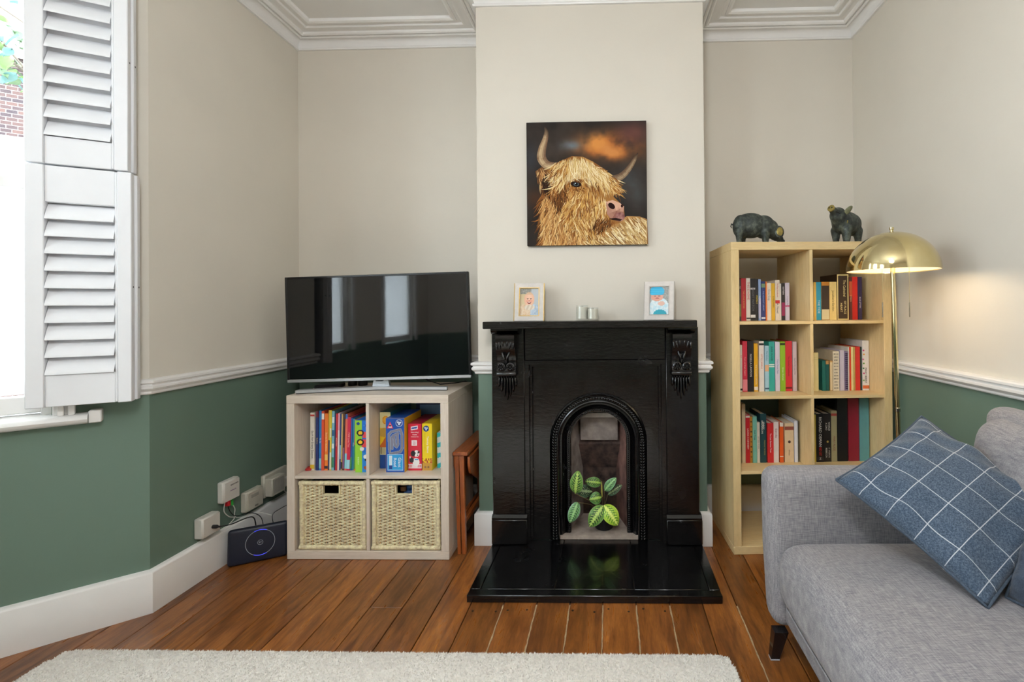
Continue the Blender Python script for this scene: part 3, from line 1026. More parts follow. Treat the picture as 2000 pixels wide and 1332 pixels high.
def lp(x, z, y): return ((x - 832) / 3313 + .000, y, (1206 - z) / 3313 + .012)
# base, tip, width, tone, forward offset of base and tip, bend, roll
SPEC = [((370, 580), (420, 195), .068, G1, -.075, -.085, .010, .15), ((795, 470), (528, 420), .050, G2, -.02, -.035, .012, -.2), ((845, 585), (1042, 360), .046, G5, -.03, -.04, .010, .3),
        ((900, 690), (1138, 520), .040, G3, .0, -.005, .008, .3), ((640, 640), (365, 590), .062, G3, .0, -.02, .01, -.1), ((800, 670), (596, 690), .060, G2, -.045, -.06, .012, -.1),
        ((410, 690), (285, 1008), .056, G5, -.095, -.11, .012, .1), ((822, 770), (600, 1075), .074, G1, -.075, -.105, .016, -.15), ((838, 770), (1062, 1058), .078, G4, -.07, -.10, .016, .2)]
STEM = plain('leaf_stalk', '#6b5a3a', .5)
for bs_, tp_, wd_, tn_, yb_, yt_, bn_, rl_ in SPEC:
    B_ = lp(bs_[0], bs_[1], yb_)
    leaf3(B_, lp(tp_[0], tp_[1], yt_), wd_, tn_, bn_, rl_)
    obj('stalk', MB().tube([(0.01 * random.uniform(-1, 1), 0.0, .078), (B_[0] * .5, B_[1] * .4, (.078 + B_[2]) / 2 + .01), B_], .0018, 6), STEM, PL)
obj('rolled_leaf', MB().tube([lp(806, 700, -.02), lp(800, 620, -.02), lp(800, 520, -.022), lp(803, 430, -.022)], [.0025, .0042, .0035, .0006], 8), plain('yellow_green_shoot', '#b3a94e', .5), PL)
# ================================================================== PAINTING OVER THE MANTEL
CV = thing('canvas_painting', 'square canvas painting of a shaggy golden horned cow hung above the mantel', 'painting', (-0.406, YF, 1.480))
CW, CH, CT = 0.592, 0.611, 0.024
obj('stretcher', MB().box(0, CW, -CT, -.001, 0, CH, ch=.0015), plain('canvas_edge', '#2a211c', .8, var=.3, scale=12), CV)
INK = vcol('oil_paint', .75, spec=.12)
def cp(x, y):                                  # picture units: 0..1100 across, 0..1133 down
    return (x / 1100 * CW, CH - y / 1133 * CH)
from mathutils import noise as mn
def n2(x, y, s): return mn.fractal(Vector((x * s, y * s, 3.7)), 1.0, 2.0, 4)
def mixc(a, b, t):
    t = max(0, min(1, t))
    return tuple(a[i] * (1 - t) + b[i] * t for i in range(3))
def sr(h): return tuple(int(h[i:i + 2], 16) / 255 for i in (1, 3, 5))
def bgcol(u, v):
    x, y = u * 1100, v * 1133
    c = mixc(sr('#2c2725'), sr('#3d352f'), .5 + .9 * n2(x, y, .004))
    def blob(cx, cy, rx, ry): return math.exp(-(((x - cx) / rx) ** 2 + ((y - cy) / ry) ** 2))
    w1 = n2(x + 300, y, .006)
    c = mixc(c, sr('#a9602c'), 1.1 * blob(760, 230, 260, 110) * (1 + 1.1 * w1))
    c = mixc(c, sr('#d18a45'), 1.0 * blob(640, 190, 110, 80) * (1 + w1))
    c = mixc(c, sr('#c98448'), .9 * blob(790, 270, 110, 60) * (1 + w1))
    c = mixc(c, sr('#7d4a44'), .6 * blob(980, 110, 150, 100))
    c = mixc(c, sr('#68727a'), .6 * blob(400, 215, 110, 45) * (1 + w1))
    c = mixc(c, sr('#4b545a'), .55 * blob(960, 610, 120, 150) * (1 + w1))
    c = mixc(c, sr('#3f4550'), .5 * blob(40, 330, 60, 120))
    c = mixc(c, sr('#6b3d22'), .5 * blob(90, 700, 90, 80))
    return mixc(c, (0.05, 0.045, 0.045), .35 * blob(120, 950, 150, 300))
obj('painted_ground', raster(MB(), .0008, CW - .0008, .0008, CH - .0008, -CT - .0002, 110, 113, bgcol), INK, CV, smooth=0, fix=False)
def inside(p, poly):
    x, y = p
    r = False
    for i in range(len(poly)):
        (x1, y1), (x2, y2) = poly[i - 1], poly[i]
        if (y1 > y) != (y2 > y) and x < (x2 - x1) * (y - y1) / (y2 - y1 + 1e-9) + x1: r = not r
    return r
rp = random.Random(11)
LAYER = [0.0005]
def patch(poly, colfn, nm='painted_shape'):
    """flat painted shape: fan of triangles about its middle"""
    cx, cy = sum(p[0] for p in poly) / len(poly), sum(p[1] for p in poly) / len(poly)
    LAYER[0] += .00004
    y = -CT - LAYER[0]
    mb = MB()
    for i in range(len(poly)):
        a, b = poly[i - 1], poly[i]
        for (s0, s1) in ((0, .5), (.5, 1)):
            q = [(cx + (p[0] - cx) * s, cy + (p[1] - cy) * s) for s, p in ((s0, a), (s1, a), (s1, b), (s0, b))]
            m = ((q[1][0] + q[2][0]) / 2, (q[1][1] + q[2][1]) / 2)
            c = colfn(*m)
            mb.add([(cp(*k)[0], y, cp(*k)[1]) for k in q], [(0, 1, 2, 3)], 0, tuple(lin(max(0, min(1, z))) for z in c) + (1,))
    return obj(nm, mb, INK, CV, smooth=0, fix=False)
STK = MB()
def strokes(poly, n, flow, cols, ln, wd, curl=.25):
    xs, ys = [p[0] for p in poly], [p[1] for p in poly]
    k = 0
    tries = 0
    while k < n and tries < n * 20:
        tries += 1
        p = (rp.uniform(min(xs), max(xs)), rp.uniform(min(ys), max(ys)))
        if not inside(p, poly): continue
        k += 1
        a = flow(*p) + rp.gauss(0, .16)
        L, W = ln * rp.uniform(.6, 1.35), wd * rp.uniform(.6, 1.3)
        da = rp.gauss(0, curl)
        pts = [p]
        for s in range(4):
            pts.append((pts[-1][0] + math.cos(a) * L / 4, pts[-1][1] + math.sin(a) * L / 4))
            a += da / 2
        t = rp.random()
        c = mixc(sr(cols[int(t * len(cols))]), sr(rp.choice(cols)), rp.uniform(0, .5))
        LAYER[0] += .0000002
        y = -CT - LAYER[0]
        vs = []
        for s, q in enumerate(pts):
            w_ = W * (.25, .9, 1, .7, .08)[s]
            d = (pts[min(s + 1, 4)][0] - pts[max(s - 1, 0)][0], pts[min(s + 1, 4)][1] - pts[max(s - 1, 0)][1])
            l = math.hypot(*d) + 1e-9
            nx, ny = -d[1] / l * w_ / 2, d[0] / l * w_ / 2
            for sg in (-1, 1):
                q2 = (min(1098, max(2, q[0] + sg * nx)), min(1131, max(2, q[1] + sg * ny)))
                X, Z = cp(*q2)
                vs.append((X, y, Z))
        cc = tuple(lin(z) for z in c) + (1,)
        STK.add(vs, [(2 * s, 2 * s + 2, 2 * s + 3, 2 * s + 1) for s in range(4)], 0, cc)
P_ = lambda *a: [(x - 145, y - 108) for x, y in a]
# body, neck and head under-painting
patch(P_((640, 1200), (820, 1110), (1000, 1010), (1060, 980), (1180, 985), (1245, 1010), (1252, 1236), (400, 1236)), lambda x, y: mixc(sr('#b98a52'), sr('#6e4522'), n2(x, y, .01) + .5), 'painted_back')
patch(P_((290, 740), (380, 770), (470, 880), (560, 1010), (640, 1110), (720, 1180), (650, 1236), (270, 1236), (275, 1000), (255, 860)), lambda x, y: mixc(sr('#4a2f1c'), sr('#7a4d2a'), n2(x, y, .012) + .4), 'painted_neck')
patch(P_((225, 560), (280, 520), (370, 540), (440, 590), (440, 700), (360, 790), (300, 740), (250, 660)), lambda x, y: sr('#6b4526'), 'painted_ear')
patch(P_((400, 560), (450, 470), (560, 425), (660, 430), (760, 480), (880, 560), (940, 640), (950, 730), (940, 800), (1000, 860), (1035, 900), (1040, 980), (990, 1040), (900, 1065), (830, 1120), (740, 1160), (640, 1130), (500, 1010), (420, 860), (390, 700)), lambda x, y: mixc(sr('#8a5a2c'), sr('#c08c4c'), n2(x, y, .01) + .5), 'painted_head')
HEAD = ['#e0c48a', '#cf9f55', '#b07a38', '#7e4c22', '#ecd8a6', '#9a6029', '#5f3919', '#d8b070']
DARK = ['#5a3719', '#3a2415', '#7a4a22', '#94602d']
strokes(P_((290, 740), (400, 760), (520, 960), (700, 1160), (660, 1236), (270, 1236), (270, 980)), 560, lambda x, y: 1.75 - (x - 250) * .0012, DARK, 150, 11)
strokes(P_((290, 760), (400, 760), (520, 960), (700, 1160), (660, 1236), (300, 1236), (300, 980)), 420, lambda x, y: 1.75 - (x - 250) * .0014, ['#b98249', '#d3a566', '#8c5a30', '#e4c48a'], 130, 7)
strokes(P_((640, 1200), (820, 1120), (1000, 1020), (1060, 985), (1180, 985), (1250, 1010), (1252, 1236), (600, 1236)), 520, lambda x, y: .75 + (x - 600) * .0004, ['#e9d5a4', '#d4b273', '#a77c45', '#7c5128', '#f3e6c2'], 120, 9)
strokes(P_((225, 560), (280, 520), (400, 550), (440, 620), (430, 720), (350, 790), (290, 730)), 170, lambda x, y: 1.35 + (150 - x) * .002, ['#c2905a', '#8b5a30', '#e0bd85', '#4a2f1c'], 90, 8)
strokes(P_((280, 570), (330, 570), (380, 700), (340, 760), (290, 680)), 60, lambda x, y: 1.4, ['#3a2416', '#2a1a12'], 80, 9)
def cheek(x, y):
    dx, dy = x - 420, y - 560
    return math.atan2(.9 + dy * .0015, -.55 + dx * .0022)
strokes(P_((430, 760), (560, 640), (700, 700), (860, 800), (900, 900), (830, 1030), (740, 1150), (620, 1110), (500, 1000)), 900, cheek, HEAD + ['#d9b066', '#8a5426'], 95, 8)
strokes(P_((380, 640), (520, 640), (520, 760), (440, 900), (380, 800)), 150, lambda x, y: 1.7, DARK, 90, 9)
strokes(P_((540, 1000), (800, 980), (880, 1060), (820, 1120), (740, 1165), (620, 1120)), 240, lambda x, y: 1.2 + (x - 500) * .001, HEAD, 90, 7)
strokes(P_((780, 1000), (900, 985), (960, 1030), (880, 1070), (800, 1120), (760, 1080)), 120, lambda x, y: 2.0, DARK, 60, 8)
strokes(P_((500, 640), (560, 620), (680, 660), (690, 720), (600, 730), (520, 720)), 60, lambda x, y: .6, ['#7a4a22', '#a86c30', '#5a3719'], 60, 8)
# forelock
def fore(x, y):
    return 1.57 - (x - 420) * .0022 - (1.0 if y < 380 else 0) * 0 + (0.35 if x < 380 else 0)
strokes(P_((410, 560), (460, 470), (560, 425), (660, 430), (780, 500), (900, 580), (945, 660), (945, 740), (860, 700), (740, 640), (620, 600), (520, 640), (420, 700)), 820, fore, HEAD, 120, 9)
strokes(P_((430, 540), (470, 465), (600, 425), (700, 450), (880, 570), (930, 650), (900, 680), (700, 560), (560, 540), (450, 620)), 380, fore, ['#f4e6c0', '#e9d19a', '#d8b878', '#b98a4c'], 130, 6)
# muzzle, nostril, mouth, eye
def ell(cx, cy, rx, ry, n=22, a=0.0):
    return [(cx - 145 + rx * math.cos(t) * math.cos(a) - ry * math.sin(t) * math.sin(a), cy - 108 + rx * math.cos(t) * math.sin(a) + ry * math.sin(t) * math.cos(a)) for t in [2 * math.pi * i / n for i in range(n)]]
LAYER[0] += .0002
patch(P_((870, 850), (930, 830), (1000, 860), (1036, 890), (1030, 940), (1040, 990), (1000, 1030), (920, 1010), (880, 960)), lambda x, y: mixc(sr('#d8a98f'), sr('#8a5a4e'), (y - 740) / 170 + .4 * n2(x, y, .02)), 'painted_muzzle')
patch(ell(1000, 985, 42, 40), lambda x, y: mixc(sr('#7a4a48'), sr('#a77a72'), n2(x, y, .03) + .4), 'painted_lip')
patch(ell(922, 885, 36, 24, a=.7), lambda x, y: sr('#2a1412'), 'painted_nostril')
patch(ell(1018, 885, 12, 16, a=.3), lambda x, y: sr('#3a1c18'), 'painted_nostril')
patch(P_((900, 1000), (960, 995), (1020, 1010), (1000, 1022), (930, 1015)), lambda x, y: sr('#2b1712'), 'painted_mouth')
patch(ell(598, 682, 50, 27, a=.15), lambda x, y: sr('#2a1a12'), 'painted_eyelid')
patch(ell(600, 683, 25, 16), lambda x, y: sr('#4c5a5e'), 'painted_iris')
patch(ell(602, 681, 13, 13), lambda x, y: sr('#0d0d0f'), 'painted_pupil')
patch(ell(594, 674, 5, 4, 8), lambda x, y: (.9, .93, .95), 'painted_glint')
strokes(P_((560, 630), (640, 625), (660, 645), (570, 650)), 14, lambda x, y: .5, DARK, 50, 6)
# horns
def horn(pts, wds, colfn):
    """curved tapering horn painted as a run of short bands, each split across into strips"""
    LAYER[0] += .00004
    y = -CT - LAYER[0]
    mb = MB()
    pts = [(p[0] - 145, p[1] - 108) for p in pts]
    fine, fw_ = [], []
    for i in range(len(pts) - 1):
        p0, p1, p2, p3 = pts[max(i - 1, 0)], pts[i], pts[i + 1], pts[min(i + 2, len(pts) - 1)]
        for k in range(6):
            t = k / 6
            fine.append(tuple(.5 * (2 * p1[c] + (p2[c] - p0[c]) * t + (2 * p0[c] - 5 * p1[c] + 4 * p2[c] - p3[c]) * t * t + (3 * p1[c] - p0[c] - 3 * p2[c] + p3[c]) * t ** 3) for c in (0, 1)))
            fw_.append(wds[i] * (1 - t) + wds[i + 1] * t)
    fine.append(pts[-1]); fw_.append(wds[-1])
    n = len(fine)
    rows_ = []
    for i in range(n):
        a, b = fine[max(i - 1, 0)], fine[min(i + 1, n - 1)]
        l = math.hypot(b[0] - a[0], b[1] - a[1]) + 1e-9
        nx, ny = -(b[1] - a[1]) / l, (b[0] - a[0]) / l
        rows_.append([(fine[i][0] + nx * fw_[i] * s_ / 2, fine[i][1] + ny * fw_[i] * s_ / 2) for s_ in (-1, -.6, -.2, .2, .6, 1)])
    for i in range(n - 1):
        for k in range(5):
            q = [rows_[i][k], rows_[i + 1][k], rows_[i + 1][k + 1], rows_[i][k + 1]]
            c = colfn(i / (n - 1), k / 4)
            mb.add([(cp(*z)[0], y, cp(*z)[1]) for z in q], [(0, 1, 2, 3)], 0, tuple(lin(max(0, min(1, z))) for z in c) + (1,))
    return obj('painted_horn', mb, INK, CV, smooth=0, fix=False)
def horncol(t, k):
    c = mixc(sr('#7a5f4a'), sr('#cfb48c'), 1 - abs(k - .35) * 1.7)
    c = mixc(c, sr('#6b4a32'), .5 * n2(t * 300, k * 40, .05) + .1)
    return mixc(c, sr('#2a211d'), max(0, (t - .72) / .28))
horn([(455, 500), (400, 512), (330, 500), (285, 440), (290, 360), (318, 270), (330, 200), (312, 148)], [46, 66, 78, 84, 72, 52, 36, 8], horncol)
horn([(930, 640), (990, 628), (1050, 585), (1105, 515), (1140, 455), (1166, 405)], [64, 66, 58, 44, 32, 7], lambda t, k: mixc(horncol(t, 1 - k), sr('#3a302a'), .25))
LAYER[0] += .0001
strokes(P_((410, 470), (470, 460), (520, 440), (540, 500), (470, 560), (410, 560)), 90, fore, HEAD, 110, 8)
strokes(P_((890, 590), (945, 610), (958, 700), (940, 740), (880, 660)), 60, fore, HEAD, 90, 8)
tag(obj('paint_strokes', STK, INK, CV, smooth=0, fix=False), kind='stuff')

# ================================================================== ON THE MANTEL SHELF
ZM = 1.1112
FRW = plain('whitewashed_frame', '#d6cfc8', .5, var=.08, scale=40)
FRG = plain('gold_edge', '#b99a5c', .35, metal=.6)
FRB = plain('frame_backing', '#8d7f6c', .8)
PRINT = vcol('photo_print', .25, coat=.3)
def baby1(u, v):
    c = mixc(sr('#7d7c74'), sr('#a7a79c'), .5 + n2(u * 60, v * 80, .3)) if u < .6 else sr('#b9c0c4')
    if v > .2 and u < .3: c = mixc(sr('#c8b48a'), sr('#dcc9a4'), v)
    if ((u - .62) / .55) ** 2 + ((v - .95) / .38) ** 2 < 1: c = mixc(sr('#9fb6cc'), sr('#cfd8e0'), n2(u * 50, v * 50, .3) + .5)
    if ((u - .25) / .32) ** 2 + ((v - .92) / .34) ** 2 < 1: c = mixc(sr('#d7b48e'), sr('#e6d2b8'), n2(u * 40, v * 50, .3) + .5)
    if ((u - .5) / .27) ** 2 + ((v - .40) / .27) ** 2 < 1:
        c = mixc(sr('#e3ab8c'), sr('#f0c6aa'), 1 - abs(u - .5) * 3)
        if v < .22: c = sr('#d8b08f')
        for ex in (.41, .58):
            if ((u - ex) / .045) ** 2 + ((v - .38) / .022) ** 2 < 1: c = sr('#4a3630')
            if ((u - ex - .01 * (1 if ex > .5 else -1)) / .08) ** 2 + ((v - .47) / .05) ** 2 < 1: c = mixc(c, sr('#e08a78'), .5)
        if ((u - .5) / .10) ** 2 + ((v - .53) / .035) ** 2 < 1: c = sr('#8d3a34')
        if ((u - .5) / .07) ** 2 + ((v - .517) / .012) ** 2 < 1: c = sr('#efe4dc')
        if ((u - .5) / .03) ** 2 + ((v - .45) / .02) ** 2 < 1: c = sr('#c98670')
    if ((u - .52) / .28) ** 2 + ((v - .70) / .10) ** 2 < 1: c = mixc(sr('#e9dccb'), sr('#cfbca6'), .5 + math.sin(u * 30 + v * 20) * .5)
    return c
def baby2(u, v):
    c = mixc(sr('#8c8d88'), sr('#aeb0aa'), n2(u * 60, v * 60, .3) + .5)
    if u < .62 and v > .15: c = mixc(c, sr('#d5dde0'), .3)
    if ((u - .5) / .55) ** 2 + ((v - .80) / .42) ** 2 < 1: c = mixc(sr('#bfe0ec'), sr('#e6f1f4'), n2(u * 40, v * 40, .3) + .5)
    if ((u - .55) / .35) ** 2 + ((v - .98) / .16) ** 2 < 1: c = sr('#1f9fb4')
    if ((u - .38) / .33) ** 2 + ((v - .36) / .16) ** 2 < 1:
        c = sr('#dfa28c')
        if ((u - .4) / .1) ** 2 + ((v - .41) / .02) ** 2 < 1: c = sr('#a85a52')
        for ex in (.28, .5):
            if ((u - ex) / .06) ** 2 + ((v - .33) / .015) ** 2 < 1: c = sr('#4d3a3a')
    if ((u - .38) / .40) ** 2 + ((v - .16) / .19) ** 2 < 1 and v < .30: c = mixc(sr('#12a5d6'), sr('#3cc0e6'), .5 + .5 * math.sin(v * 90))
    if ((u - .62) / .18) ** 2 + ((v - .60) / .08) ** 2 < 1: c = sr('#e2b9a8')
    return c
def frame(label, x, rz, wd, ht, m, fn, gold):
    T = thing('photo_frame', label, 'photo frame', (x, 2.265, ZM), rz)
    tl = R(-10)
    Rx = Matrix.Rotation(tl, 4, 'X')
    def put(nm, mb, mat, par=T):
        mb.xform(Rx)
        return obj(nm, mb, mat, par, smooth=30)
    mb = MB()
    for a in (0,):
        mb.prism([(-wd / 2, 0), (wd / 2, 0), (wd / 2, ht), (-wd / 2, ht), (-wd / 2, 0.0001), (-wd / 2 + m, m), (-wd / 2 + m, ht - m), (wd / 2 - m, ht - m), (wd / 2 - m, m), (-wd / 2 + m, m - .0001)], 1, -.008, .008)
    fo = put('frame', mb, FRW)
    e = .004
    for (x0, x1, z0, z1) in ((-wd / 2 + m - e, wd / 2 - m + e, m - e, m), (-wd / 2 + m - e, wd / 2 - m + e, ht - m, ht - m + e), (-wd / 2 + m - e, -wd / 2 + m, m, ht - m), (wd / 2 - m, wd / 2 - m + e, m, ht - m)):
        put('inner_edge', MB().box(x0, x1, -.0095, -.006, z0, z1), gold, fo)
    for sx in (-1, 1):
        put('outer_edge', MB().box(sx * wd / 2 - .002, sx * wd / 2 + .002, -.009, .009, 0, ht, ch=.0006), gold, fo)
    put('picture', raster(MB(), -wd / 2 + m, wd / 2 - m, m, ht - m, -.003, 30, 44, fn), PRINT)
    put('backing', MB().box(-wd / 2 + .006, wd / 2 - .006, .0085, .011, .006, ht - .006), FRB)
    obj('strut', MB().prism([(.035, 0), (.040, .0), (.0245, ht * .72), (.0225, ht * .72)], 0, -.012, .012), FRB, T, smooth=0)
    return T
frame('pale wooden photo frame with a smiling baby in a bib, on the mantel', -0.388, R(1), .142, .184, .026, baby1, FRG)
frame('pale wooden photo frame with a baby in a bright blue hat, on the mantel', 0.232, R(-14), .142, .186, .026, baby2, plain('grey_edge', '#b8b0a8', .5))
CGL = bpy.data.materials.new('candle_glass')
CGL.use_nodes = True
_t = NT(CGL)
_t.n.clear()
_o = _t.add('ShaderNodeOutputMaterial'); _mx = _t.add('ShaderNodeMixShader'); _tr = _t.add('ShaderNodeBsdfTransparent'); _gl = _t.add('ShaderNodeBsdfGlossy'); _fr = _t.add('ShaderNodeValue')
_gl.inputs['Roughness'].default_value = 0.04
_fr.outputs[0].default_value = 0.09
_t.link(ramp(_t, noise(_t, coords(_t), 20), [(0, '#f8faf9'), (1, '#ffffff')]), _tr.inputs['Color'])
_t.link(_fr.outputs[0], _mx.inputs[0]); _t.link(_tr.outputs[0], _mx.inputs[1]); _t.link(_gl.outputs[0], _mx.inputs[2]); _t.link(_mx.outputs[0], _o.inputs[0])
WAX = plain('ivory_wax', '#f8f2e2', .5, var=.03)
def candle(label, x, y, r, h):
    T = thing('candle', label, 'candle', (x, y, ZM))
    obj('glass', MB().lathe([(0, 0), (r - .002, 0), (r, .002), (r, h), (r - .0022, h), (r - .0022, .009), (0, .008)], 28), CGL, T)
    obj('wax', MB().lathe([(0, .0095), (r - .003, .0095), (r - .003, h * .88), (r - .006, h * .89), (0, h * .87)], 28), WAX, T)
    obj('wick', MB().tube([(0, 0, h * .87), (.001, 0, h * .95)], .0009, 6), plain('wick_black', '#221d1a', .9), T)
candle('taller white candle in a clear glass on the mantel', -.134, 2.285, .030, .073)
candle('shorter white candle in a clear glass, nearer the blue-hat photo', -.081, 2.262, .027, .062)
# ================================================================== SHELF UNITS
def cube_unit(name, label, O, rz, rows, H, mat, mat_in):
    T = thing(name, label, 'shelf unit', (O[0], O[1], 0), rz)
    W, D, t, s = 0.770, 0.390, 0.038, 0.015
    obj('bottom_panel', MB().box(0, W, 0, D, 0.0005, t, ch=.0012), mat[0], T)
    obj('top_panel', MB().box(0, W, 0, D, H - t, H, ch=.0012), mat[0], T)
    for x in (0, W - t):
        obj('side_panel', MB().box(x, x + t, 0, D, t + .0004, H - t - .0004, ch=.001), mat[1], T)
    ch = (H - 2 * t - (rows - 1) * s) / rows
    levels = []
    for r in range(rows):
        z0 = t + r * (ch + s)
        levels.append(z0)
        obj('divider', MB().box(W / 2 - s / 2, W / 2 + s / 2, .003, D - .002, z0 + .0004, z0 + ch - .0004, ch=.0008), mat[1], T)
        if r:
            obj('shelf', MB().box(t + .0004, W - t - .0004, .002, D - .002, z0 - s, z0, ch=.0008), mat[0], T)
    return T, levels
OAKH = wood('pale_oak_horizontal', '#e9dccd', '#d9c9b7', axis=0, scale=2.2, rough=.45, stretch=16, grain=.12)
OAKV = wood('pale_oak_upright', '#e9dccd', '#d9c9b7', axis=2, scale=2.2, rough=.45, stretch=16, grain=.12)
BIH = wood('birch_horizontal', '#ecd3a0', '#dfbf86', axis=0, scale=1.2, rough=.4, stretch=7, grain=.15)
BIV = wood('birch_upright', '#ecd3a0', '#dfbf86', axis=2, scale=1.2, rough=.4, stretch=7, grain=.15)
CO = (-1.530, 2.208)
cabinet, CLV = cube_unit('cube_cabinet', 'low pale oak cube shelf unit under the television', CO, 0.0, 2, 0.770, (OAKH, OAKV), OAKV)
CZ1 = CLV[1]

PAGE = plain('book_pages', '#e8dfcb', .85, var=.08, scale=120)
def shade(h, k):
    c = sr(h)
    return '#%02x%02x%02x' % tuple(int(max(0, min(1, z * k)) * 255) for z in c)
def bookmat(h):
    return plain('cover_' + h.lstrip('#'), h, .45, var=.07, scale=25)
def inkmat(h):
    return plain('ink_' + h.lstrip('#'), h, .5, var=.02)
def book(frame_, x, z, setback, wd, ht, dp, col, label, txt=None, tc='#ffffff', ts=None, lean=0.0, bands=(), page_front=False, cat='book', group=None, tz=.5, up=False, txt2=None):
    """frame_: (origin, rotation) of the shelf unit; x, setback, z inside it"""
    (ox, oy), rz = frame_
    c_, s_ = math.cos(rz), math.sin(rz)
    X, Y = ox + c_ * x - s_ * setback, oy + s_ * x + c_ * setback
    t, ts_ = min(.0022, wd * .2), .0018
    mb = MB().prism([(0, 0), (wd, 0), (wd, dp), (wd - t, dp), (wd - t, ts_), (t, ts_), (t, dp), (0, dp)], 2, 0, ht)
    o = obj('book', mb, bookmat(col), None, (X, Y, z + max(0.0, wd * math.sin(lean))), (0, lean, rz), smooth=0)
    tag(o, label, cat, group)
    obj('pages', MB().box(t, wd - t, ts_, dp - .004, .003, ht - .004), PAGE, o, smooth=0)
    for (a, b, bc) in bands:
        obj('spine_band', MB().box(.0004, wd - .0004, -.0005, .0006, ht * (1 - b), ht * (1 - a)), inkmat(bc), o, smooth=0)
    if txt:
        sz = ts or min(wd * .72, .016)
        text(txt, sz, inkmat(tc), o, (wd / 2, -.0007, ht * tz), 'down', maxlen=ht * (.8 if not txt2 else .5))
    if txt2:
        text(txt2[0], min(wd * .62, .014), inkmat(txt2[1]), o, (wd / 2, -.0007, ht * txt2[2]), 'down', maxlen=ht * .36)
    return o
CF = (CO, 0.0)
GK = 'picture books in the low oak unit'
def kids(i, x, w_, h_, col, label, **k):
    k['lean'] = R(min(1.7, .6 + .08 * i))
    return book(CF, x / 1000, CZ1 + .0004, .072 + .004 * ((i * 7) % 3) / 3, w_ / 1000, h_ / 1000, .215, col, label, group=GK, **k)
kids(0, 66, 21, 280, '#e6ded0', 'cream picture book with grey title, end of the row in the low oak unit', txt='Each for Every Season', tc='#6b6660', lean=R(0.6), tz=.45, bands=((.03, .06, '#c0392b'), (.9, .97, '#d8b32c')))
kids(1, 93, 13, 286, '#22306b', 'navy picture book next to the cream one under the television', txt='Bedtime', tc='#c9b26a', lean=R(1.2), bands=((.0, .1, '#7a2a3a'),))
kids(2, 108, 11, 290, '#2f7fc0', 'mid-blue picture book between navy and red-orange spines', txt='The Sea', tc='#ffffff', lean=R(1), bands=((.8, .97, '#8fd0d8'),))
kids(3, 121, 13, 288, '#d8502e', 'red-orange picture book with white band at the top of its spine', bands=((.04, .14, '#f4efe6'),), lean=R(1))
kids(4, 136, 16, 276, '#ee7d2b', 'bright orange picture book with pale spine title', txt='Stories for Bedtime', tc='#ffe7b0', lean=R(1), bands=((.72, .82, '#f4c66a'), (.92, .97, '#2b2b33')))
kids(5, 153, 7, 292, '#25406e', 'thin dark blue picture book leaning beside the orange one', lean=R(1.4), bands=((.0, .5, '#d9b640'),))
kids(6, 161, 8, 292, '#e5c83b', 'thin yellow picture book with a white foot', lean=R(1.4), bands=((.3, .45, '#f2ead2'), (.7, .98, '#f2ead2')))
kids(7, 170, 12, 288, '#7fb8c6', 'pale blue patterned picture book in the crowded row', lean=R(1.6), bands=((.1, .2, '#e8f2f0'), (.32, .42, '#2e5f86'), (.55, .63, '#e8f2f0'), (.78, .95, '#3a7e5e')))
kids(8, 183, 7, 274, '#1e2a55', 'slim navy booklet beside the patterned pale blue spine', lean=R(1.8))
kids(9, 190, 8, 276, '#c93031', 'slim scarlet picture book with dotted spine', lean=R(2), txt='My Big Red Book', tc='#ffd9c0', ts=.006)
kids(10, 199, 8, 278, '#eedfe0', 'slim white and pink picture book touching the scarlet one', lean=R(2), bands=((.0, .3, '#e59cb4'),))
kids(11, 208, 7, 272, '#24407a', 'slim royal blue picture book before the tan spine', lean=R(2.2), bands=((.55, .8, '#76b7d8'),))
kids(12, 216, 7, 274, '#c9a463', 'slim tan picture book with a dark foot', lean=R(2.4), bands=((.85, .97, '#3a2a20'),))
kids(13, 224, 8, 274, '#4a2e2a', 'slim brown picture book in the crowded row', lean=R(2.5), bands=((.6, .97, '#8d5a86'),))
kids(14, 233, 11, 272, '#e2705a', 'salmon picture book beside the crimson one', lean=R(2.6), bands=((.7, .97, '#8fd3e0'), (.0, .08, '#3b6fb0')))
kids(15, 245, 16, 258, '#cf2748', 'crimson picture book with pale spine title and light blue foot', lean=R(2.6), txt='I Will Love You', tc='#f7cdbb', tz=.58, bands=((.80, .97, '#a8dbe6'),))
kids(16, 262, 7, 254, '#2f59a4', 'slim blue picture book after the crimson one', lean=R(2.8), bands=((.75, .97, '#3d9a4e'),))
kids(17, 270, 10, 250, '#23809c', 'teal blue picture book near the tractor box', lean=R(2.8), txt='Ocean', tc='#d7f0f2', ts=.007)
kids(18, 281, 6, 246, '#f0862f', 'very thin orange booklet near the tractor box', lean=R(3), bands=((.5, .97, '#4aa24c'),))
kids(19, 288, 7, 244, '#e3cf2e', 'thin lemon yellow booklet touching the tractor box', lean=R(3), bands=((.6, .75, '#31478a'),))
obj_r = obj('fabric_tab', rounded_box(.014, .022, .006, .005, 3), plain('red_felt', '#b32a2a', .9), None, (CO[0] + .055, CO[1] + .085, CZ1 + .0065), (0, 0, .3))
weld(obj_r)
tag(obj_r, 'small scrap of red felt lying in front of the cream picture book', 'toy')

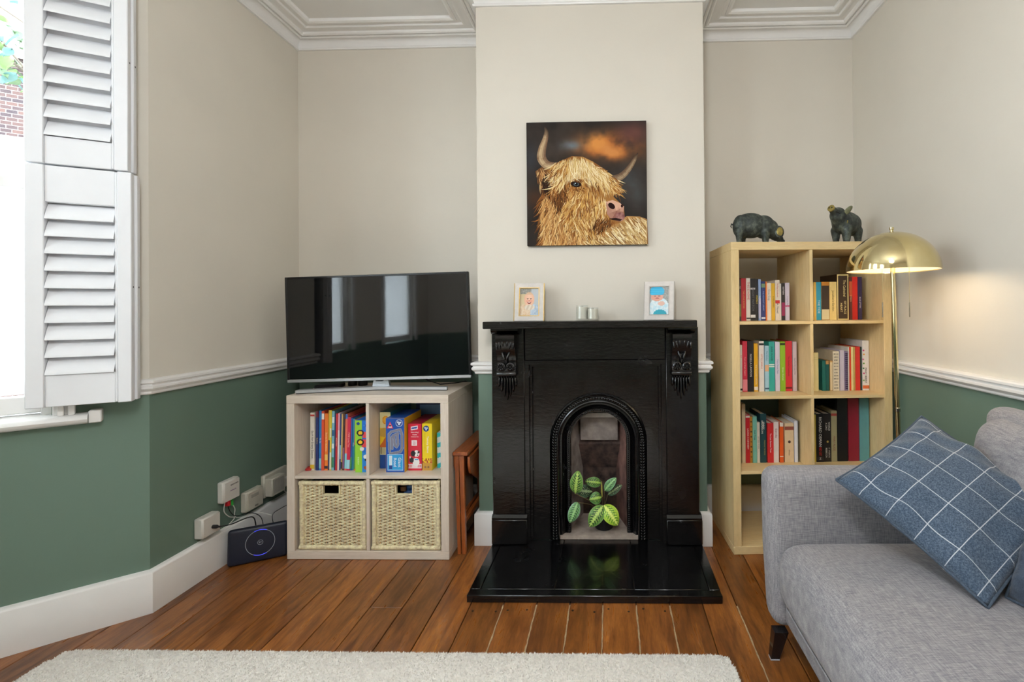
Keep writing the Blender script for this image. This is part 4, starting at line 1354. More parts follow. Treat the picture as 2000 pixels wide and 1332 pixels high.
# printed boxes
CARD = vcol('printed_card', .4, coat=.15)
def carton(name, label, x, z, setback, wd, ht, dp, front, side_col, top_col, nx=40, nz=80, rz=0.0, back_col=None):
    T = thing(name, label, 'box', (CO[0] + x, CO[1] + setback, z), rz)
    mb = MB()
    mb.add([(0, 0, 0), (wd, 0, 0), (wd, dp, 0), (0, dp, 0), (0, 0, ht), (wd, 0, ht), (wd, dp, ht), (0, dp, ht)],
           [(3, 2, 1, 0), (4, 5, 6, 7), (1, 2, 6, 5), (2, 3, 7, 6), (3, 0, 4, 7), (0, 1, 5, 4)], 0, lambda i: hx([side_col, top_col, side_col, side_col, side_col, side_col][i]))
    obj('carton', mb, CARD, T, smooth=0)
    obj('front_print', raster(MB(), .0006, wd - .0006, .0006, ht - .0006, -.0003, nx, nz, front), CARD, T, smooth=0, fix=False)
    return T
def disc(u, v, cu, cv, r, asp): return ((u - cu) / r) ** 2 + ((v - cv) / (r * asp)) ** 2 < 1
def tractor(u, v):
    a = .206
    c = '#9ad33c' if u < .56 else '#1f6fd0'
    if u >= .56 and v > .62: c = '#2a86d8'
    if disc(u, v, .24, .06, .14, a): c = '#123a86'
    if disc(u, v, .82, .1, .12, a): c = '#1a4fae' if (u * 40) % 2 > .7 else '#58b6ea'
    if .36 < v < .52 and .52 < u < 1: c = '#e2474e'
    if .22 < v < .34 and .62 < u < .95 and abs((u - .62) - (v - .22) * 2) < .3: c = '#e2474e'
    for cv in (.24, .42):
        if disc(u, v, .42, cv, .30, a): c = '#33313a'
        if disc(u, v, .42, cv, .17, a): c = '#f2c21d'
    if disc(u, v, .55, .55, .18, a): c = '#f3efe6'
    if disc(u, v, .86, .70, .2, a): c = '#f4f4ef'
    if disc(u, v, .86, .76, .1, a): c = '#1e2a33'
    if disc(u, v, .84, .91, .16, a): c = '#b2552b'
    return c
t_ = carton('jigsaw_box', 'green and blue puzzle box with a red tractor, beside the picture books', .3035, CZ1 + .0004, .045, .060, .249, .20, tractor, '#7fbf35', '#1f6fd0', 36, 110)
text('tractor', .013, inkmat('#eaf7c8'), t_, (.016, -.0007, .055), 'down')
def boxcream(u, v):
    a = .15
    c = '#e6dfa8'
    if v > .75: c = '#1d4fa0'
    elif v > .62: c = '#d9d4a6'
    elif v > .44: c = '#f0cf2a' if (v + .3 * u) < .6 else '#cf6a2a'
    elif v > .28: c = '#caa348' if disc(u, v, .4, .36, .5, .16) else '#e9c02e'
    if disc(u, v, .55, .14, .32, a * 1.6): c = '#e79a2c'
    if disc(u, v, .55, .14, .24, a * 1.6): c = '#f0b53c'
    if .62 < v < .74 and (u * 7) % 1 < .35: c = '#6d6a55'
    return c
carton('puzzle_box', 'cream, yellow and blue food puzzle box half hidden behind the road box', .396, CZ1 + .0004, .100, .054, .276, .24, boxcream, '#2a6f86', '#2c7f8c', 24, 90)
def road(u, v):
    a = .347
    c = '#1550a8'
    # white-edged grey road winding over the blue ground
    segs = [((.20, .62), (.16, .30)), ((.16, .30), (.30, .25)), ((.30, .25), (.78, .21)), ((.78, .21), (.86, .28)), ((.86, .28), (.88, .56)), ((.88, .56), (.78, .62)), ((.78, .62), (.24, .66)),
            ((.34, .56), (.32, .36)), ((.32, .36), (.40, .32)), ((.44, .33), (.48, .50)), ((.48, .50), (.58, .53)), ((.58, .53), (.66, .48)), ((.66, .48), (.62, .31)), ((.40, .32), (.66, .28))]
    d = 9
    for (p, q) in segs:
        ax, ay, bx, by = p[0], p[1] / a, q[0], q[1] / a
        px, py_ = u, v / a
        t = max(0, min(1, ((px - ax) * (bx - ax) + (py_ - ay) * (by - ay)) / ((bx - ax) ** 2 + (by - ay) ** 2)))
        d = min(d, math.hypot(px - ax - t * (bx - ax), py_ - ay - t * (by - ay)))
    if d < .075: c = '#9aa7b8'
    if d < .055: c = '#6f7a8c' if (int(u * 60) + int(v * 160)) % 3 else '#a08a94'
    # warning triangle
    tu, tv = (u - .05) / .36, (v - .065) / .12
    if 0 < tv < 1 and abs(tu - .5) < .5 * tv:
        c = '#e0344a'
        if .26 < tv < .88 and abs(tu - .5) < .5 * tv - .16: c = '#f6f1ee'
        if .45 < tv < .75 and abs(tu - .5) < .12: c = '#2b2b33'
    if disc(u, v, .72, .09, .19, a): c = '#dfe8f6'
    if disc(u, v, .72, .09, .165, a): c = '#143a86'
    for (ou, ov) in ((.66, .075), (.78, .08), (.72, .11)):
        if disc(u, v, ou, ov, .055, a): c = '#e8eef8'
    if .665 < v < .965 and .08 < u < .93:
        c = '#cfe8fa'
        if .672 < v < .958 and .10 < u < .91: c = '#2f9fdc'
        if .69 < v < .94 and .17 < u < .33: c = '#e6f3fc' if v < .87 else '#143a86'
    return c
rb = carton('road_box', 'tall blue floor-puzzle box showing a grey winding road', .452, CZ1 + .0004, .045, .090, .259, .20, road, '#e6b52a', '#1a4fa2', 54, 156)
for dx, wd_ in ((.066, 'Giant'), (.044, 'Road')):
    text(wd_, .021, inkmat('#ffffff'), rb, (dx, -.0008, .048), 'down')
def redbox(u, v):
    a = .305
    c = '#d4233f'
    if v > .86: c = '#f1e4e6'
    if v > .955: c = '#d4233f'
    if .88 < v < .94 and ((u * 9) % 1 < .5) and (u < .35 or u > .7): c = '#c9435a'
    tu, tv = (u - .46) / .26, (v - .09) / .05
    if abs(tu) < 1 and abs(tv + .25 * tu) < .8: c = '#f3e9ef'
    if abs(tu) < .8 and abs(tv + .25 * tu) < .35: c = '#3a5aa8'
    if .355 < v < .475 and .26 < u < .66: c = '#f6eef0'
    if .375 < v < .455 and .36 < u < .56 and (int(u * 40) + int(v * 60)) % 3: c = '#d8a8b0'
    # generic puppy: white body, black ear
    if disc(u, v, .58, .82, .26, a * 1.1): c = '#f2f2f0'
    if disc(u, v, .25, .78, .16, a * 1.2): c = '#2a2a30'
    if disc(u, v, .62, .64, .22, a * 1.05): c = '#f4f4f2'
    if disc(u, v, .36, .64, .17, a * 1.25): c = '#24242a'
    if disc(u, v, .78, .61, .08, a): c = '#2a2a30'
    for ex in (.55, .72):
        if disc(u, v, ex, .63, .035, a): c = '#1a1a20'
    if disc(u, v, .70, .675, .05, a * .8): c = '#1a1a20'
    if .76 < v < .775 and .48 < u < .74: c = '#3a9ad0'
    if disc(u, v, .14, .72, .05, a * 1.6): c = '#f2f2f0'
    return c
rd = carton('puppy_box', 'red puzzle box with a black and white puppy', .548, CZ1 + .0004, .072, .066, .226, .21, redbox, '#b51d36', '#a01c33', 44, 144)
text("Who's Hiding?", .0092, inkmat('#ffffff'), rd, (.033, -.0008, .184), 'front', maxlen=.052)
text('Puzzle', .0088, inkmat('#ffffff'), rd, (.033, -.0008, .173), 'front')
text('memory fun', .0075, inkmat('#ffe9ec'), rd, (.033, -.0008, .163), 'front', maxlen=.046)
def yelbox(u, v):
    a = .22
    c = '#f2d51c'
    if v > .84: c = '#c9973f'
    elif v > .74 and n2(u * 20, v * 60, .35) > -.06: c = '#b5442f'
    if disc(u, v, .40, .105, .30, a): c = '#17407f'
    for (ou, ov) in ((.30, .09), (.5, .095), (.4, .125)):
        if disc(u, v, ou, ov, .085, a): c = '#cfe0f2'
    if .60 > v > .2 and .22 < u < .30 and (v * 60) % 1 < .6: c = '#d9b41a'
    for ou in (.3, .62):
        if disc(u, v, ou, .93, .11, a): c = '#8d6b4a'
    return c
yb = carton('yellow_game_box', 'yellow game box with a blue round badge', .617, CZ1 + .0004, .072, .048, .226, .21, yelbox, '#e6c81a', '#d8b81a', 32, 144)
text('Tummy Game', .014, inkmat('#f7f0f4'), yb, (.027, -.0008, .125), 'down')
def striped(u, v):
    k = (v * 3.4 + u * .25) % 1
    return '#33c3cf' if k < .45 else '#e9f4f4'
carton('striped_carton', 'small white and turquoise striped carton squeezed against the oak side panel', .676, CZ1 + .0004, .108, .046, .173, .17, striped, '#dfeff0', '#cfe6e8', 16, 60)
obj_b = thing('flat_game_box', 'dark blue flat game box lying deep in the unit behind the red box', 'box', (CO[0] + .50, CO[1] + .286, CZ1 + .0004))
obj('carton', MB().box(0, .21, 0, .09, 0, .285, ch=.001), plain('navy_card', '#1c2c5a', .5), obj_b)
obj('label_panel', MB().box(.02, .19, -.0006, .001, .22, .275), plain('pale_blue_print', '#5f86b4', .5), obj_b, smooth=0)

# ---- wicker baskets
STRAW = plain('split_cane', '#f2dcb4', .6, var=.28, scale=45, bp=.2, bscale=260)
STRAWD = plain('cane_darker', '#cfa670', .65, var=.3, scale=60, bp=.2, bscale=260)
INSIDE = plain('basket_inside', '#241a12', .9)
def basket(label, x0, wd, z, ht, sb, content):
    T = thing('wicker_basket', label, 'basket', (CO[0] + x0, CO[1] + sb, z), 0)
    D = .335
    fr = .020
    # wrapped rim on the four edges of the front face: many turns of cane
    mb = MB()
    def wrap(p, q, n, r=.0115):
        p, q = Vector(p), Vector(q)
        d = (q - p).normalized()
        for i in range(n):
            c = p.lerp(q, (i + .5) / n)
            L = (q - p).length / n * .52
            M = d.to_track_quat('Z', 'Y').to_matrix()
            vs, fs = [], []
            k = 8
            rr_ = r * random.uniform(.93, 1.04)
            for s_, ra in ((-L, .90), (-L * .4, 1.0), (L * .4, 1.0), (L, .90)):
                for j in range(k):
                    a = 2 * math.pi * (j + .5) / k
                    v = c + M @ Vector((ra * rr_ * math.cos(a), ra * rr_ * math.sin(a), s_))
                    vs.append(tuple(v))
            for s_ in range(3):
                for j in range(k):
                    fs.append((s_ * k + j, s_ * k + (j + 1) % k, (s_ + 1) * k + (j + 1) % k, (s_ + 1) * k + j))
            mb.add(vs, fs)
    e = .0115
    n_h = 44
    wrap((0, e, ht - e), (wd, e, ht - e), n_h)
    wrap((0, e, e), (wd, e, e), n_h)
    wrap((e, e, e), (e, e, ht - e), 46)
    wrap((wd - e, e, e), (wd - e, e, ht - e), 46)
    wrap((wd - e, e, ht - e), (wd - e, D - e, ht - e), 40)
    wrap((e, e, ht - e), (e, D - e, ht - e), 40)
    tag(obj('wrapped_rim', mb, STRAW, T, smooth=50), kind='stuff')
    # woven front: upright stakes and strands passing in front and behind in turn
    xa, xb, za, zb = .023, wd - .023, .023, ht - .023
    nst, nr = 12, 38
    hx0, hx1, hz = wd / 2 - .047 + .002, wd / 2 + .029 + .002, zb - .040
    xs = [xa + .016 + (xb - xa - .032) * i / (nst - 1) for i in range(nst)]
    mb = MB()
    for x in xs:
        top = zb if not (hx0 < x < hx1) else hz - .003
        mb.tube([(x, .012, za), (x + random.uniform(-.001, .001), .012, top)], .0024, 6)
    tag(obj('stakes', mb, STRAWD, T), kind='stuff')
    mb = MB()
    for r_ in range(nr):
        zz = za + (zb - za) * (r_ + .5) / nr
        spans = [(xa - .004, xb + .004)]
        if zz > hz - .004: spans = [(xa - .004, hx0 - .003), (hx1 + .003, xb + .004)]
        for (a, b) in spans:
            xk = [a] + [x for x in xs if a + .002 < x < b - .002] + [b]
            pts = []
            for i, x in enumerate(xk):
                sgn = -1 if (i + r_) % 2 else 1
                if i in (0, len(xk) - 1): sgn = .6
                y = .012 + sgn * .0046
                pts.append((x, y, zz + random.uniform(-.0007, .0007)))
                if i < len(xk) - 1: pts.append(((x + xk[i + 1]) / 2, .012, zz + random.uniform(-.0006, .0006)))
            # flat strand
            vs, fs = [], []
            hh = (zb - za) / nr * .50
            for (x, y, z_) in pts:
                vs += [(x, y - .0018, z_), (x, y, z_ + hh), (x, y + .0018, z_), (x, y, z_ - hh)]
            for i in range(len(pts) - 1):
                for j in range(4):
                    fs.append((i * 4 + j, i * 4 + (j + 1) % 4, (i + 1) * 4 + (j + 1) % 4, (i + 1) * 4 + j))
            mb.add(vs, fs)
    tag(obj('woven_front', mb, STRAW, T, smooth=60), kind='stuff')
    h = MB()
    h.prism([(hx0, hz), (hx1, hz), (hx1, zb), (hx1 + .005, zb), (hx1 + .005, hz - .006), (hx0 - .005, hz - .006), (hx0 - .005, zb), (hx0, zb)], 1, .005, .020)
    obj('handle_rim', h, STRAW, T)
    b = MB()
    b.box(.006, .010, .022, D, .004, ht - .012).box(wd - .010, wd - .006, .022, D, .004, ht - .012).box(.006, wd - .006, D - .006, D, .004, ht - .012).box(.006, wd - .006, .022, D, .002, .008)
    b.box(.012, hx0 - .006, .022, .026, .012, ht - .02).box(hx1 + .006, wd - .012, .022, .026, .012, ht - .02).box(hx0 - .006, hx1 + .006, .022, .026, .012, hz - .006)
    tag(obj('basket_body', b, INSIDE, T, smooth=0), kind='stuff')
    return T, (hx0, hx1, hz, zb)
b1, _h = basket('wicker basket in the oak unit below the picture books, plain dark handle slot', .050, .322, .0385, .325, .006, None)
b2, _h = basket('wicker basket below the game boxes, blue toys showing in its handle slot', .398, .327, .0385, .327, .004, None)
toy = thing('toy_figure', 'blue and brown plastic toys glimpsed through the basket handle slot', 'toy', (CO[0] + .555, CO[1] + .085, .047))
mbt = MB().box(-.03, .03, -.02, .02, .0, .25, ch=.006).ball((.0, -.004, .266), (.028, .02, .018), 10, 7)
link('body', fuse(mbt, .004, 3), plain('blue_plastic', '#2b5a9a', .4), toy)
obj('block', MB().box(-.040, -.012, -.030, -.010, .25, .272, ch=.003), plain('brown_plastic', '#7d5a34', .5), toy)

# ================================================================== TELEVISION
TVB = plain('tv_black_plastic', '#0c0c0e', .3, var=.05)
def screenmat():
    m, b, t = base('tv_screen', '#050608', .07, spec=.6, coat=.0)
    v = coords(t, (1, 1, 1))
    f = noise(t, v, 7.0, 7, .7)
    t.link(ramp(t, f, [(.45, (.03, .03, .03, 1)), (.75, (.07, .07, .07, 1))]), b.inputs['Roughness'])
    t.link(ramp(t, noise(t, v, 90, 3), [(.3, '#030406'), (.8, '#06080b')]), b.inputs['Base Color'])
    return m
TVS = screenmat()
SILV = plain('brushed_silver', '#d3d6da', .38, metal=.75, var=.04)
TV = thing('television', 'black flat-screen television with silver lower edge on the low oak unit', 'television', (-1.158, 2.360, .7706), 0)
tvr = Matrix.Translation((0, 0, .315)) @ Matrix.Rotation(R(-1.3), 4, 'Y')
W2, Hh = .462, .262
def tvp(nm, mb, mat, sm=30):
    mb.xform(tvr)
    return obj(nm, mb, mat, TV, smooth=sm)
tvp('back_shell', MB().box(-W2 + .004, W2 - .004, -.012, .012, -Hh + .004, Hh - .002, ch=.004).box(-W2 * .7, W2 * .7, .010, .045, -Hh + .03, Hh * .5, ch=.012), TVB)
fr_ = MB()
fr_.box(-W2, -W2 + .011, -.0225, .0, -Hh, Hh, ch=.002).box(W2 - .011, W2, -.0225, .0, -Hh, Hh, ch=.002).box(-W2 + .011, W2 - .011, -.0225, .0, Hh - .010, Hh, ch=.002)
tvp('bezel', fr_, TVB)
tvp('screen', MB().box(-W2 + .010, W2 - .010, -.0195, -.004, -Hh + .012, Hh - .009), TVS, 0)
tvp('lower_trim', MB().box(-W2, W2, -.0235, .0, -Hh - .003, -Hh + .0115, ch=.002), SILV)
tvp('logo_bump', MB().box(-.018, .018, -.0215, -.004, -Hh - .0075, -Hh - .003, ch=.002), TVB)
obj('neck', MB().prism([(-.045, .010), (.045, .010), (.034, .062), (-.034, .062)], 1, .012, .030).box(-.06, .06, .0, .05, .001, .012, ch=.003), SILV, TV)
base_ = MB().prism([(-.357, -.078), (-.005, .030), (.345, -.002), (.350, -.034), (0, -.020), (-.352, -.118)], 2, .0035, .017)
obj('stand_foot', base_, SILV, TV)
obj('foot_edge', MB().prism([(-.355, -.080), (-.005, .028), (.346, -.004), (.348, -.032), (0, -.018), (-.350, -.115)], 2, .0002, .0035), TVB, TV)

BOXB = plain('black_box_plastic', '#131316', .35)
sb = thing('streaming_box', 'slim black streaming box on the oak unit under the television edge', 'media box', (-1.455, 2.425, .7706), R(12))
obj('case', MB().box(-.055, .065, -.045, .045, .0, .020, ch=.004), BOXB, sb)
obj('top_plate', MB().box(-.050, .060, -.041, .041, .020, .0215), plain('gloss_black', '#0a0a0c', .12), sb, smooth=0)
obj('cable', MB().tube([(.05, .045, .012), (.055, .085, .03), (.03, .115, .075), (.02, .12, .13)], .0025, 6), BOXB, sb)
for i, (xx, lb) in enumerate(((-1.372, 'small black puck-shaped sensor under the television, closer to the streaming box'), (-1.318, 'small black puck-shaped sensor under the television, closer to the stand neck'))):
    q = thing('media_puck', lb, 'media device', (xx, 2.50, .7706))
    obj('body', MB().lathe([(0, 0), (.022, 0), (.0235, .003), (.0235, .026), (.021, .030), (0, .030)], 20), BOXB, q)
    obj('top_ring', MB().lathe([(.013, .030), (.017, .0315), (.019, .030)], 20, caps=False), plain('gloss_black', '#0a0a0c', .12), q)
cb = obj('black_cable', MB().tube([(-1.06, 2.41, .95), (-1.02, 2.47, .86), (-.97, 2.50, .795), (-.90, 2.49, .776), (-.83, 2.54, .775), (-.80, 2.60, .775), (-.78, 2.612, .76)], .003, 8), BOXB)
tag(cb, 'black cable trailing from behind the television over the back of the oak unit', 'cable')
# ================================================================== BIRCH BOOKCASE
BO, BRZ = (0.575, 2.262), 0.05
bookcase, BLV = cube_unit('birch_bookcase', 'tall birch cube bookcase beside the fireplace', BO, BRZ, 4, 1.478, (BIH, BIV), BIV)
BF = (BO, BRZ)
def row(level, sb, dx, group, items):
    z = BLV[level] + .0004
    for it in items:
        x, w_, h_, col, label = it[:5]
        k = it[5] if len(it) > 5 else {}
        dp = k.pop('dp', .155)
        book(BF, (x + dx) / 1000, z, sb + random.uniform(-.002, .002), (w_ - .6) / 1000, h_ / 1000, dp, col, label, group=group, **k)
T_ = lambda s, c='#ffffff', **k: dict(txt=s, tc=c, **k)
G = 'paperbacks on the top bookcase shelf, chimney side'
row(3, .122, -18, G, [
    (94, 11, 208, '#4a4038', 'dark mottled paperback at the chimney end of the top shelf', T_('ISLE', '#e8e2d4', tz=.8, bands=((.6, .9, '#7a8a4c'),))),
    (105, 25, 212, '#b3202c', 'deep red paperback with small gold title, top shelf', T_('THE LONG SUMMER', '#e5b36a', ts=.010)),
    (130, 21, 213, '#e9e3da', 'white paperback with red block title, top shelf', T_('THIS IS HOME', '#c83a3a', tz=.7, bands=((.93, .96, '#3a3a3a'),))),
    (151, 25, 210, '#16161a', 'thick black paperback with a white emblem low on its spine', T_('NIGHT WATCH', '#6d6d72', bands=((.22, .26, '#c9c9cc'), (.86, .93, '#e8e8ea')))),
    (176, 14, 209, '#1c1c20', 'black paperback with yellow lettering on the top shelf', T_('PERFECT', '#d9c24a', ts=.011)),
    (192, 13, 207, '#8fa9d2', 'light blue paperback beside the yellow-lettered black one', T_('THE SHORE', '#ffffff', ts=.008, bands=((.45, .95, '#b6b6d6'),))),
    (206, 21, 196, '#26336e', 'navy paperback with a pale green moon near its top', T_('THE MIDNIGHT LIBRARY', '#9fb2dc', ts=.009, bands=((.06, .16, '#7f9a76'), (.91, .96, '#d8dde8')))),
    (228, 7, 194, '#e2742b', 'thin orange paperback next to the navy one', {}),
    (235, 22, 188, '#eadfce', 'cream paperback with wavy grey title on the top shelf', T_('One Cup', '#7a7f86', ts=.015, tz=.68)),
    (257, 18, 186, '#e0b02a', 'mustard yellow paperback on the top shelf', T_('SUNFLOWERS', '#6b5110', ts=.009)),
    (276, 23, 202, '#e3d6c4', 'tall cream paperback with a small red square, top shelf', T_('The Red Notebook', '#b5443a', ts=.009, tz=.75, bands=((.50, .58, '#bf2a2a'),), txt2=('A. Novel', '#3a3a3a', .3))),
    (300, 7, 184, '#e5ded6', 'very thin off-white paperback wedged beside the black and pink one', {}),
    (308, 18, 186, '#1c171d', 'black and magenta paperback on the top shelf', T_('OUTSIDE', '#f0e9ee', tz=.8, ts=.010, bands=((.52, .88, '#8e1f50'),))),
    (327, 22, 188, '#cfc6d6', 'lavender-white paperback closing the row on the top shelf', T_('A Quiet Place', '#8d7fa0', ts=.009, bands=((.60, .64, '#c0356a'),)))])
G = 'books under the lamp on the top bookcase shelf'
row(3, .122, -18, G, [
    (458, 13, 190, '#f0dfa8', 'cream paperback against the divider, under the lamp', T_('Bee Song', '#a37a30', ts=.008)),
    (471, 13, 190, '#eec055', 'amber yellow paperback beside the turquoise one', {}),
    (484, 26, 190, '#2fa3c2', 'turquoise paperback under the lamp', T_('THE TIDE', '#e9f6f8', tz=.35)),
    (511, 39, 191, '#d38a2c', 'orange paperback with a dark picture panel on its spine', dict(bands=((.10, .72, '#3a2a1c'), (.72, .99, '#ecdcae')))),
    (552, 36, 191, '#f2d486', 'pale yellow paperback with brown script title', T_("Jonathan's Garden", '#7a5a24', ts=.014)),
    (590, 60, 229, '#3d2a18', 'very thick tall brown hardback with cream border and bold title', dict(bands=(), dp=.17)),
    (651, 16, 214, '#5b2a22', 'dark maroon paperback after the thick brown hardback', T_('EMBERS', '#e0a070', ts=.010, bands=((.1, .45, '#c4562c'),))),
    (667, 28, 216, '#d62b22', 'plain bright red hardback on the lamp-lit shelf', {}),
    (695, 22, 215, '#352a4e', 'dark purple paperback at the end of the lamp-lit row', T_('BLUE LETTERS', '#e6dde8', ts=.009, tz=.4))])
big = [o for o in bpy.data.objects if o.get('label', '').startswith('very thick tall brown')][0]
for (a, b, c, d) in ((.001, .0585, 0, .006), (.001, .0585, .222, .2282), (.001, .006, .006, .222), (.0535, .0585, .006, .222)):
    obj('spine_border', MB().box(a, b, -.0007, .0004, c, d), inkmat('#e8cf8a'), big, smooth=0)
text('The Cathedral', .0175, inkmat('#f2dc9a'), big, (.037, -.0009, .158), 'down', maxlen=.115)
text('OF PLACE', .0150, inkmat('#f2dc9a'), big, (.040, -.0009, .062), 'down', maxlen=.09)
text('HEART', .0150, inkmat('#f2dc9a'), big, (.021, -.0009, .062), 'down', maxlen=.09)
G = 'cookery books on the second bookcase shelf'
row(2, .122, -20, G, [
    (97, 12, 233, '#e9e0d8', 'white cookbook with red lettering at the chimney end, second shelf', T_('EAT', '#c8323a', tz=.75, bands=((.93, .97, '#2a2a2a'),), dp=.19)),
    (111, 24, 252, '#cf2f4a', 'raspberry red cookbook with pale box at its foot', T_('Fresh and Simple Suppers', '#f3c6c6', ts=.009, bands=((.76, .98, '#e58a96'),), dp=.19)),
    (136, 31, 252, '#1c181c', 'black cookbook with white capital lettering', T_('NIGELLA LAWSON', '#efe9e6', ts=.0135, tz=.52, dp=.19)),
    (168, 20, 240, '#eab21e', 'golden yellow cookbook on the second shelf', T_('THE GOLDEN SPOON', '#fff3cf', ts=.010, tz=.35, bands=((.90, .97, '#f2e8d8'),), dp=.19)),
    (194, 25, 251, '#efe9e2', 'white cookbook with red capitals after the yellow one', T_('OTTO SIMPLE', '#c8643a', ts=.012, tz=.6, bands=((.04, .08, '#3a3a3a'),), dp=.19)),
    (222, 21, 228, '#a9cfdf', 'short pale blue cookbook with an orange band', T_('The Kitchen', '#4d7a92', ts=.010, tz=.78, bands=((.42, .56, '#e6b48a'), (.92, .95, '#33506a')), dp=.18)),
    (244, 29, 248, '#35a79c', 'teal cookbook with white stripes at mid spine', T_('JAMIE OLIVER', '#173f42', ts=.012, tz=.76, bands=((.45, .475, '#e8f3ee'), (.49, .515, '#e8f3ee')), dp=.19)),
    (276, 23, 247, '#dcd6e6', 'lilac-white cookbook beside the teal one', T_('Thirty Minute Meals', '#6a7fae', ts=.009, dp=.19)),
    (300, 26, 248, '#8db52a', 'lime green cookbook on the second shelf', T_('Green Kitchen', '#e8f3c6', ts=.011, tz=.35, bands=((.03, .07, '#2f3a18'),), dp=.19)),
    (327, 34, 250, '#d0303a', 'thick red cookbook with dark title, second shelf', T_('The Family Cookbook', '#6b1218', ts=.011, bands=((.92, .95, '#6b1218'),), dp=.19)),
    (364, 20, 247, '#d8c2c4', 'pale pink cookbook closing the row on the second shelf', T_('Real Food for Little Ones', '#7a5a62', ts=.008, dp=.19))])
G = 'mixed books on the second bookcase shelf, lamp side'
row(2, .118, -29, G, [
    (465, 9, 189, '#e9cf62', 'thin yellow book at the divider, second shelf', {}),
    (475, 27, 191, '#efe0a2', 'plain cream hardback beside the thin yellow book', dict(bands=((.12, .125, '#c9b56a'), (.18, .185, '#c9b56a')))),
    (520, 17, 150, '#1f6d66', 'small dark teal notebook next to the cream hardback', {}),
    (538, 17, 150, '#1a5a56', 'second small dark teal notebook, touching the recipe folder', dict(bands=((.0, .12, '#b58a52'),))),
    (558, 14, 150, '#c79d62', 'tan card booklet leaning on the printed recipe book', dict(bands=((.05, .98, '#e6d3a8'),), lean=0.0)),
    (575, 32, 197, '#e8dcc2', 'cream recipe book with spine covered in printed lettering', dict(dp=.2)),
    (609, 22, 203, '#cfc6d6', 'pale lilac notebook beside the spiral-bound one', dict(dp=.2)),
    (632, 19, 196, '#8a7a9c', 'spiral-bound purple notebook on the second shelf', dict(dp=.2)),
    (652, 5, 218, '#f2ece2', 'thin white booklet before the orange-red one', dict(dp=.2)),
    (658, 8, 218, '#dd4a2a', 'thin orange-red book on the second shelf', dict(dp=.2)),
    (667, 12, 218, '#ecdc9c', 'straw-coloured book between orange-red and tan spines', dict(dp=.2)),
    (680, 7, 217, '#c4a05a', 'thin tan book beside the scarlet one', dict(dp=.2)),
    (688, 24, 219, '#d2322c', 'scarlet hardback near the floral cookbook', dict(dp=.2)),
    (713, 9, 218, '#1f4038', 'thin dark green book beside the floral cookbook', dict(dp=.2)),
    (724, 34, 249, '#ece6e2', 'tall white floral cookbook at the lamp end of the second shelf', T_('MARY BERRY', '#3a3638', ts=.0135, tz=.30, bands=((.90, .965, '#d06a3a'),), dp=.21))])
def find(s): return [o for o in bpy.data.objects if o.get('label', '').startswith(s)][0]
o = find('cream recipe book with spine')
for k in range(12):
    text('RECIPE COOK'[k % 4:k % 4 + 6], .0095, inkmat('#5a4a3a'), o, (.0155, -.0008, .012 + k * .0155), 'front', maxlen=.027)
o = find('spiral-bound purple')
mb = MB()
for k in range(18):
    z = .012 + k * .0102
    mb.lathe([(.0052, -.0012), (.0066, 0), (.0052, .0012)], 12, (.0092, -.003, z))
tag(obj('spiral_wire', mb, plain('dark_wire', '#2c2440', .4, metal=.5), o), kind='stuff')
o = find('tall white floral')
for k, (x, z, c) in enumerate(((.006, .20, '#c8467a'), (.008, .18, '#e0a02e'), (.004, .155, '#d86a9a'), (.007, .135, '#6a9a3a'), (.005, .11, '#3a7a4a'), (.007, .085, '#c8467a'), (.006, .05, '#8ab06a'))):
    obj('printed_flower', MB().lathe([(0, 0), (.0045, 0), (.0045, -.0004), (0, -.0005)], 7, (x, -.0005, z), ax=1), inkmat(c), o, smooth=0)
G = 'novels on the third bookcase shelf'
row(1, .118, -18, G, [
    (101, 18, 293, '#d6c4a2', 'tall slim beige book against the chimney-side panel, third shelf', dict(dp=.2)),
    (120, 21, 240, '#c4202c', 'red paperback with white capitals, third shelf', T_('LIANNA X KENNEDY', '#f2e6e4', ts=.011, bands=((.02, .06, '#f0ece6'),))),
    (141, 13, 230, '#b9842c', 'ochre paperback with a column of dark dots', {}),
    (155, 21, 231, '#7cbfae', 'mint green paperback on the third shelf', T_('Small Things', '#234a46', ts=.010, tz=.6)),
    (177, 14, 201, '#e6ddcc', 'short cream paperback between mint and dark teal', T_('LETTERS HOME', '#9a8f7e', ts=.009)),
    (193, 31, 243, '#1e444a', 'dark teal hardback with bold white name', T_('JIMMY', '#efeae0', ts=.0145, tz=.76, txt2=None)),
    (228, 31, 197, '#c9282c', 'red paperback with white title, beside the pale pink one', T_('The Last Summer Train', '#ffffff', ts=.010)),
    (260, 26, 202, '#eadcd8', 'pale pink paperback with maroon title and small bird mark', T_('Everyday', '#9c3a4a', ts=.013, tz=.72)),
    (290, 19, 199, '#d9581f', 'orange and white striped paperback on the third shelf', dict(bands=((.0, .10, '#efe6d8'), (.84, .86, '#efe6d8')))),
    (316, 46, 194, '#dcc29c', 'thick sand-coloured paperback with a dark round mark', T_('ithaca', '#8a6a50', ts=.012, tz=.25, bands=((.08, .17, '#8c4a3c'),))),
    (365, 17, 206, '#e6e6ee', 'white paperback with dark cover at the divider, third shelf', dict(lean=0.0))])
o = find('ochre paperback')
for k in range(8):
    obj('printed_dot', MB().lathe([(0, 0), (.0042, 0), (.0042, -.0004), (0, -.0005)], 10, (.0062, -.0002, .03 + k * .025), ax=1), inkmat('#4a3418' if k % 3 else '#7c5a20'), o, smooth=0)
o = find('dark teal hardback')
text('ANDERSON', .0125, inkmat('#efeae0'), o, (.0095, -.0008, .178), 'down', maxlen=.11)
text('FINDING THE EDGE', .0085, inkmat('#b9a25a'), o, (.021, -.0008, .075), 'down', maxlen=.10)
o = find('thick sand-coloured')
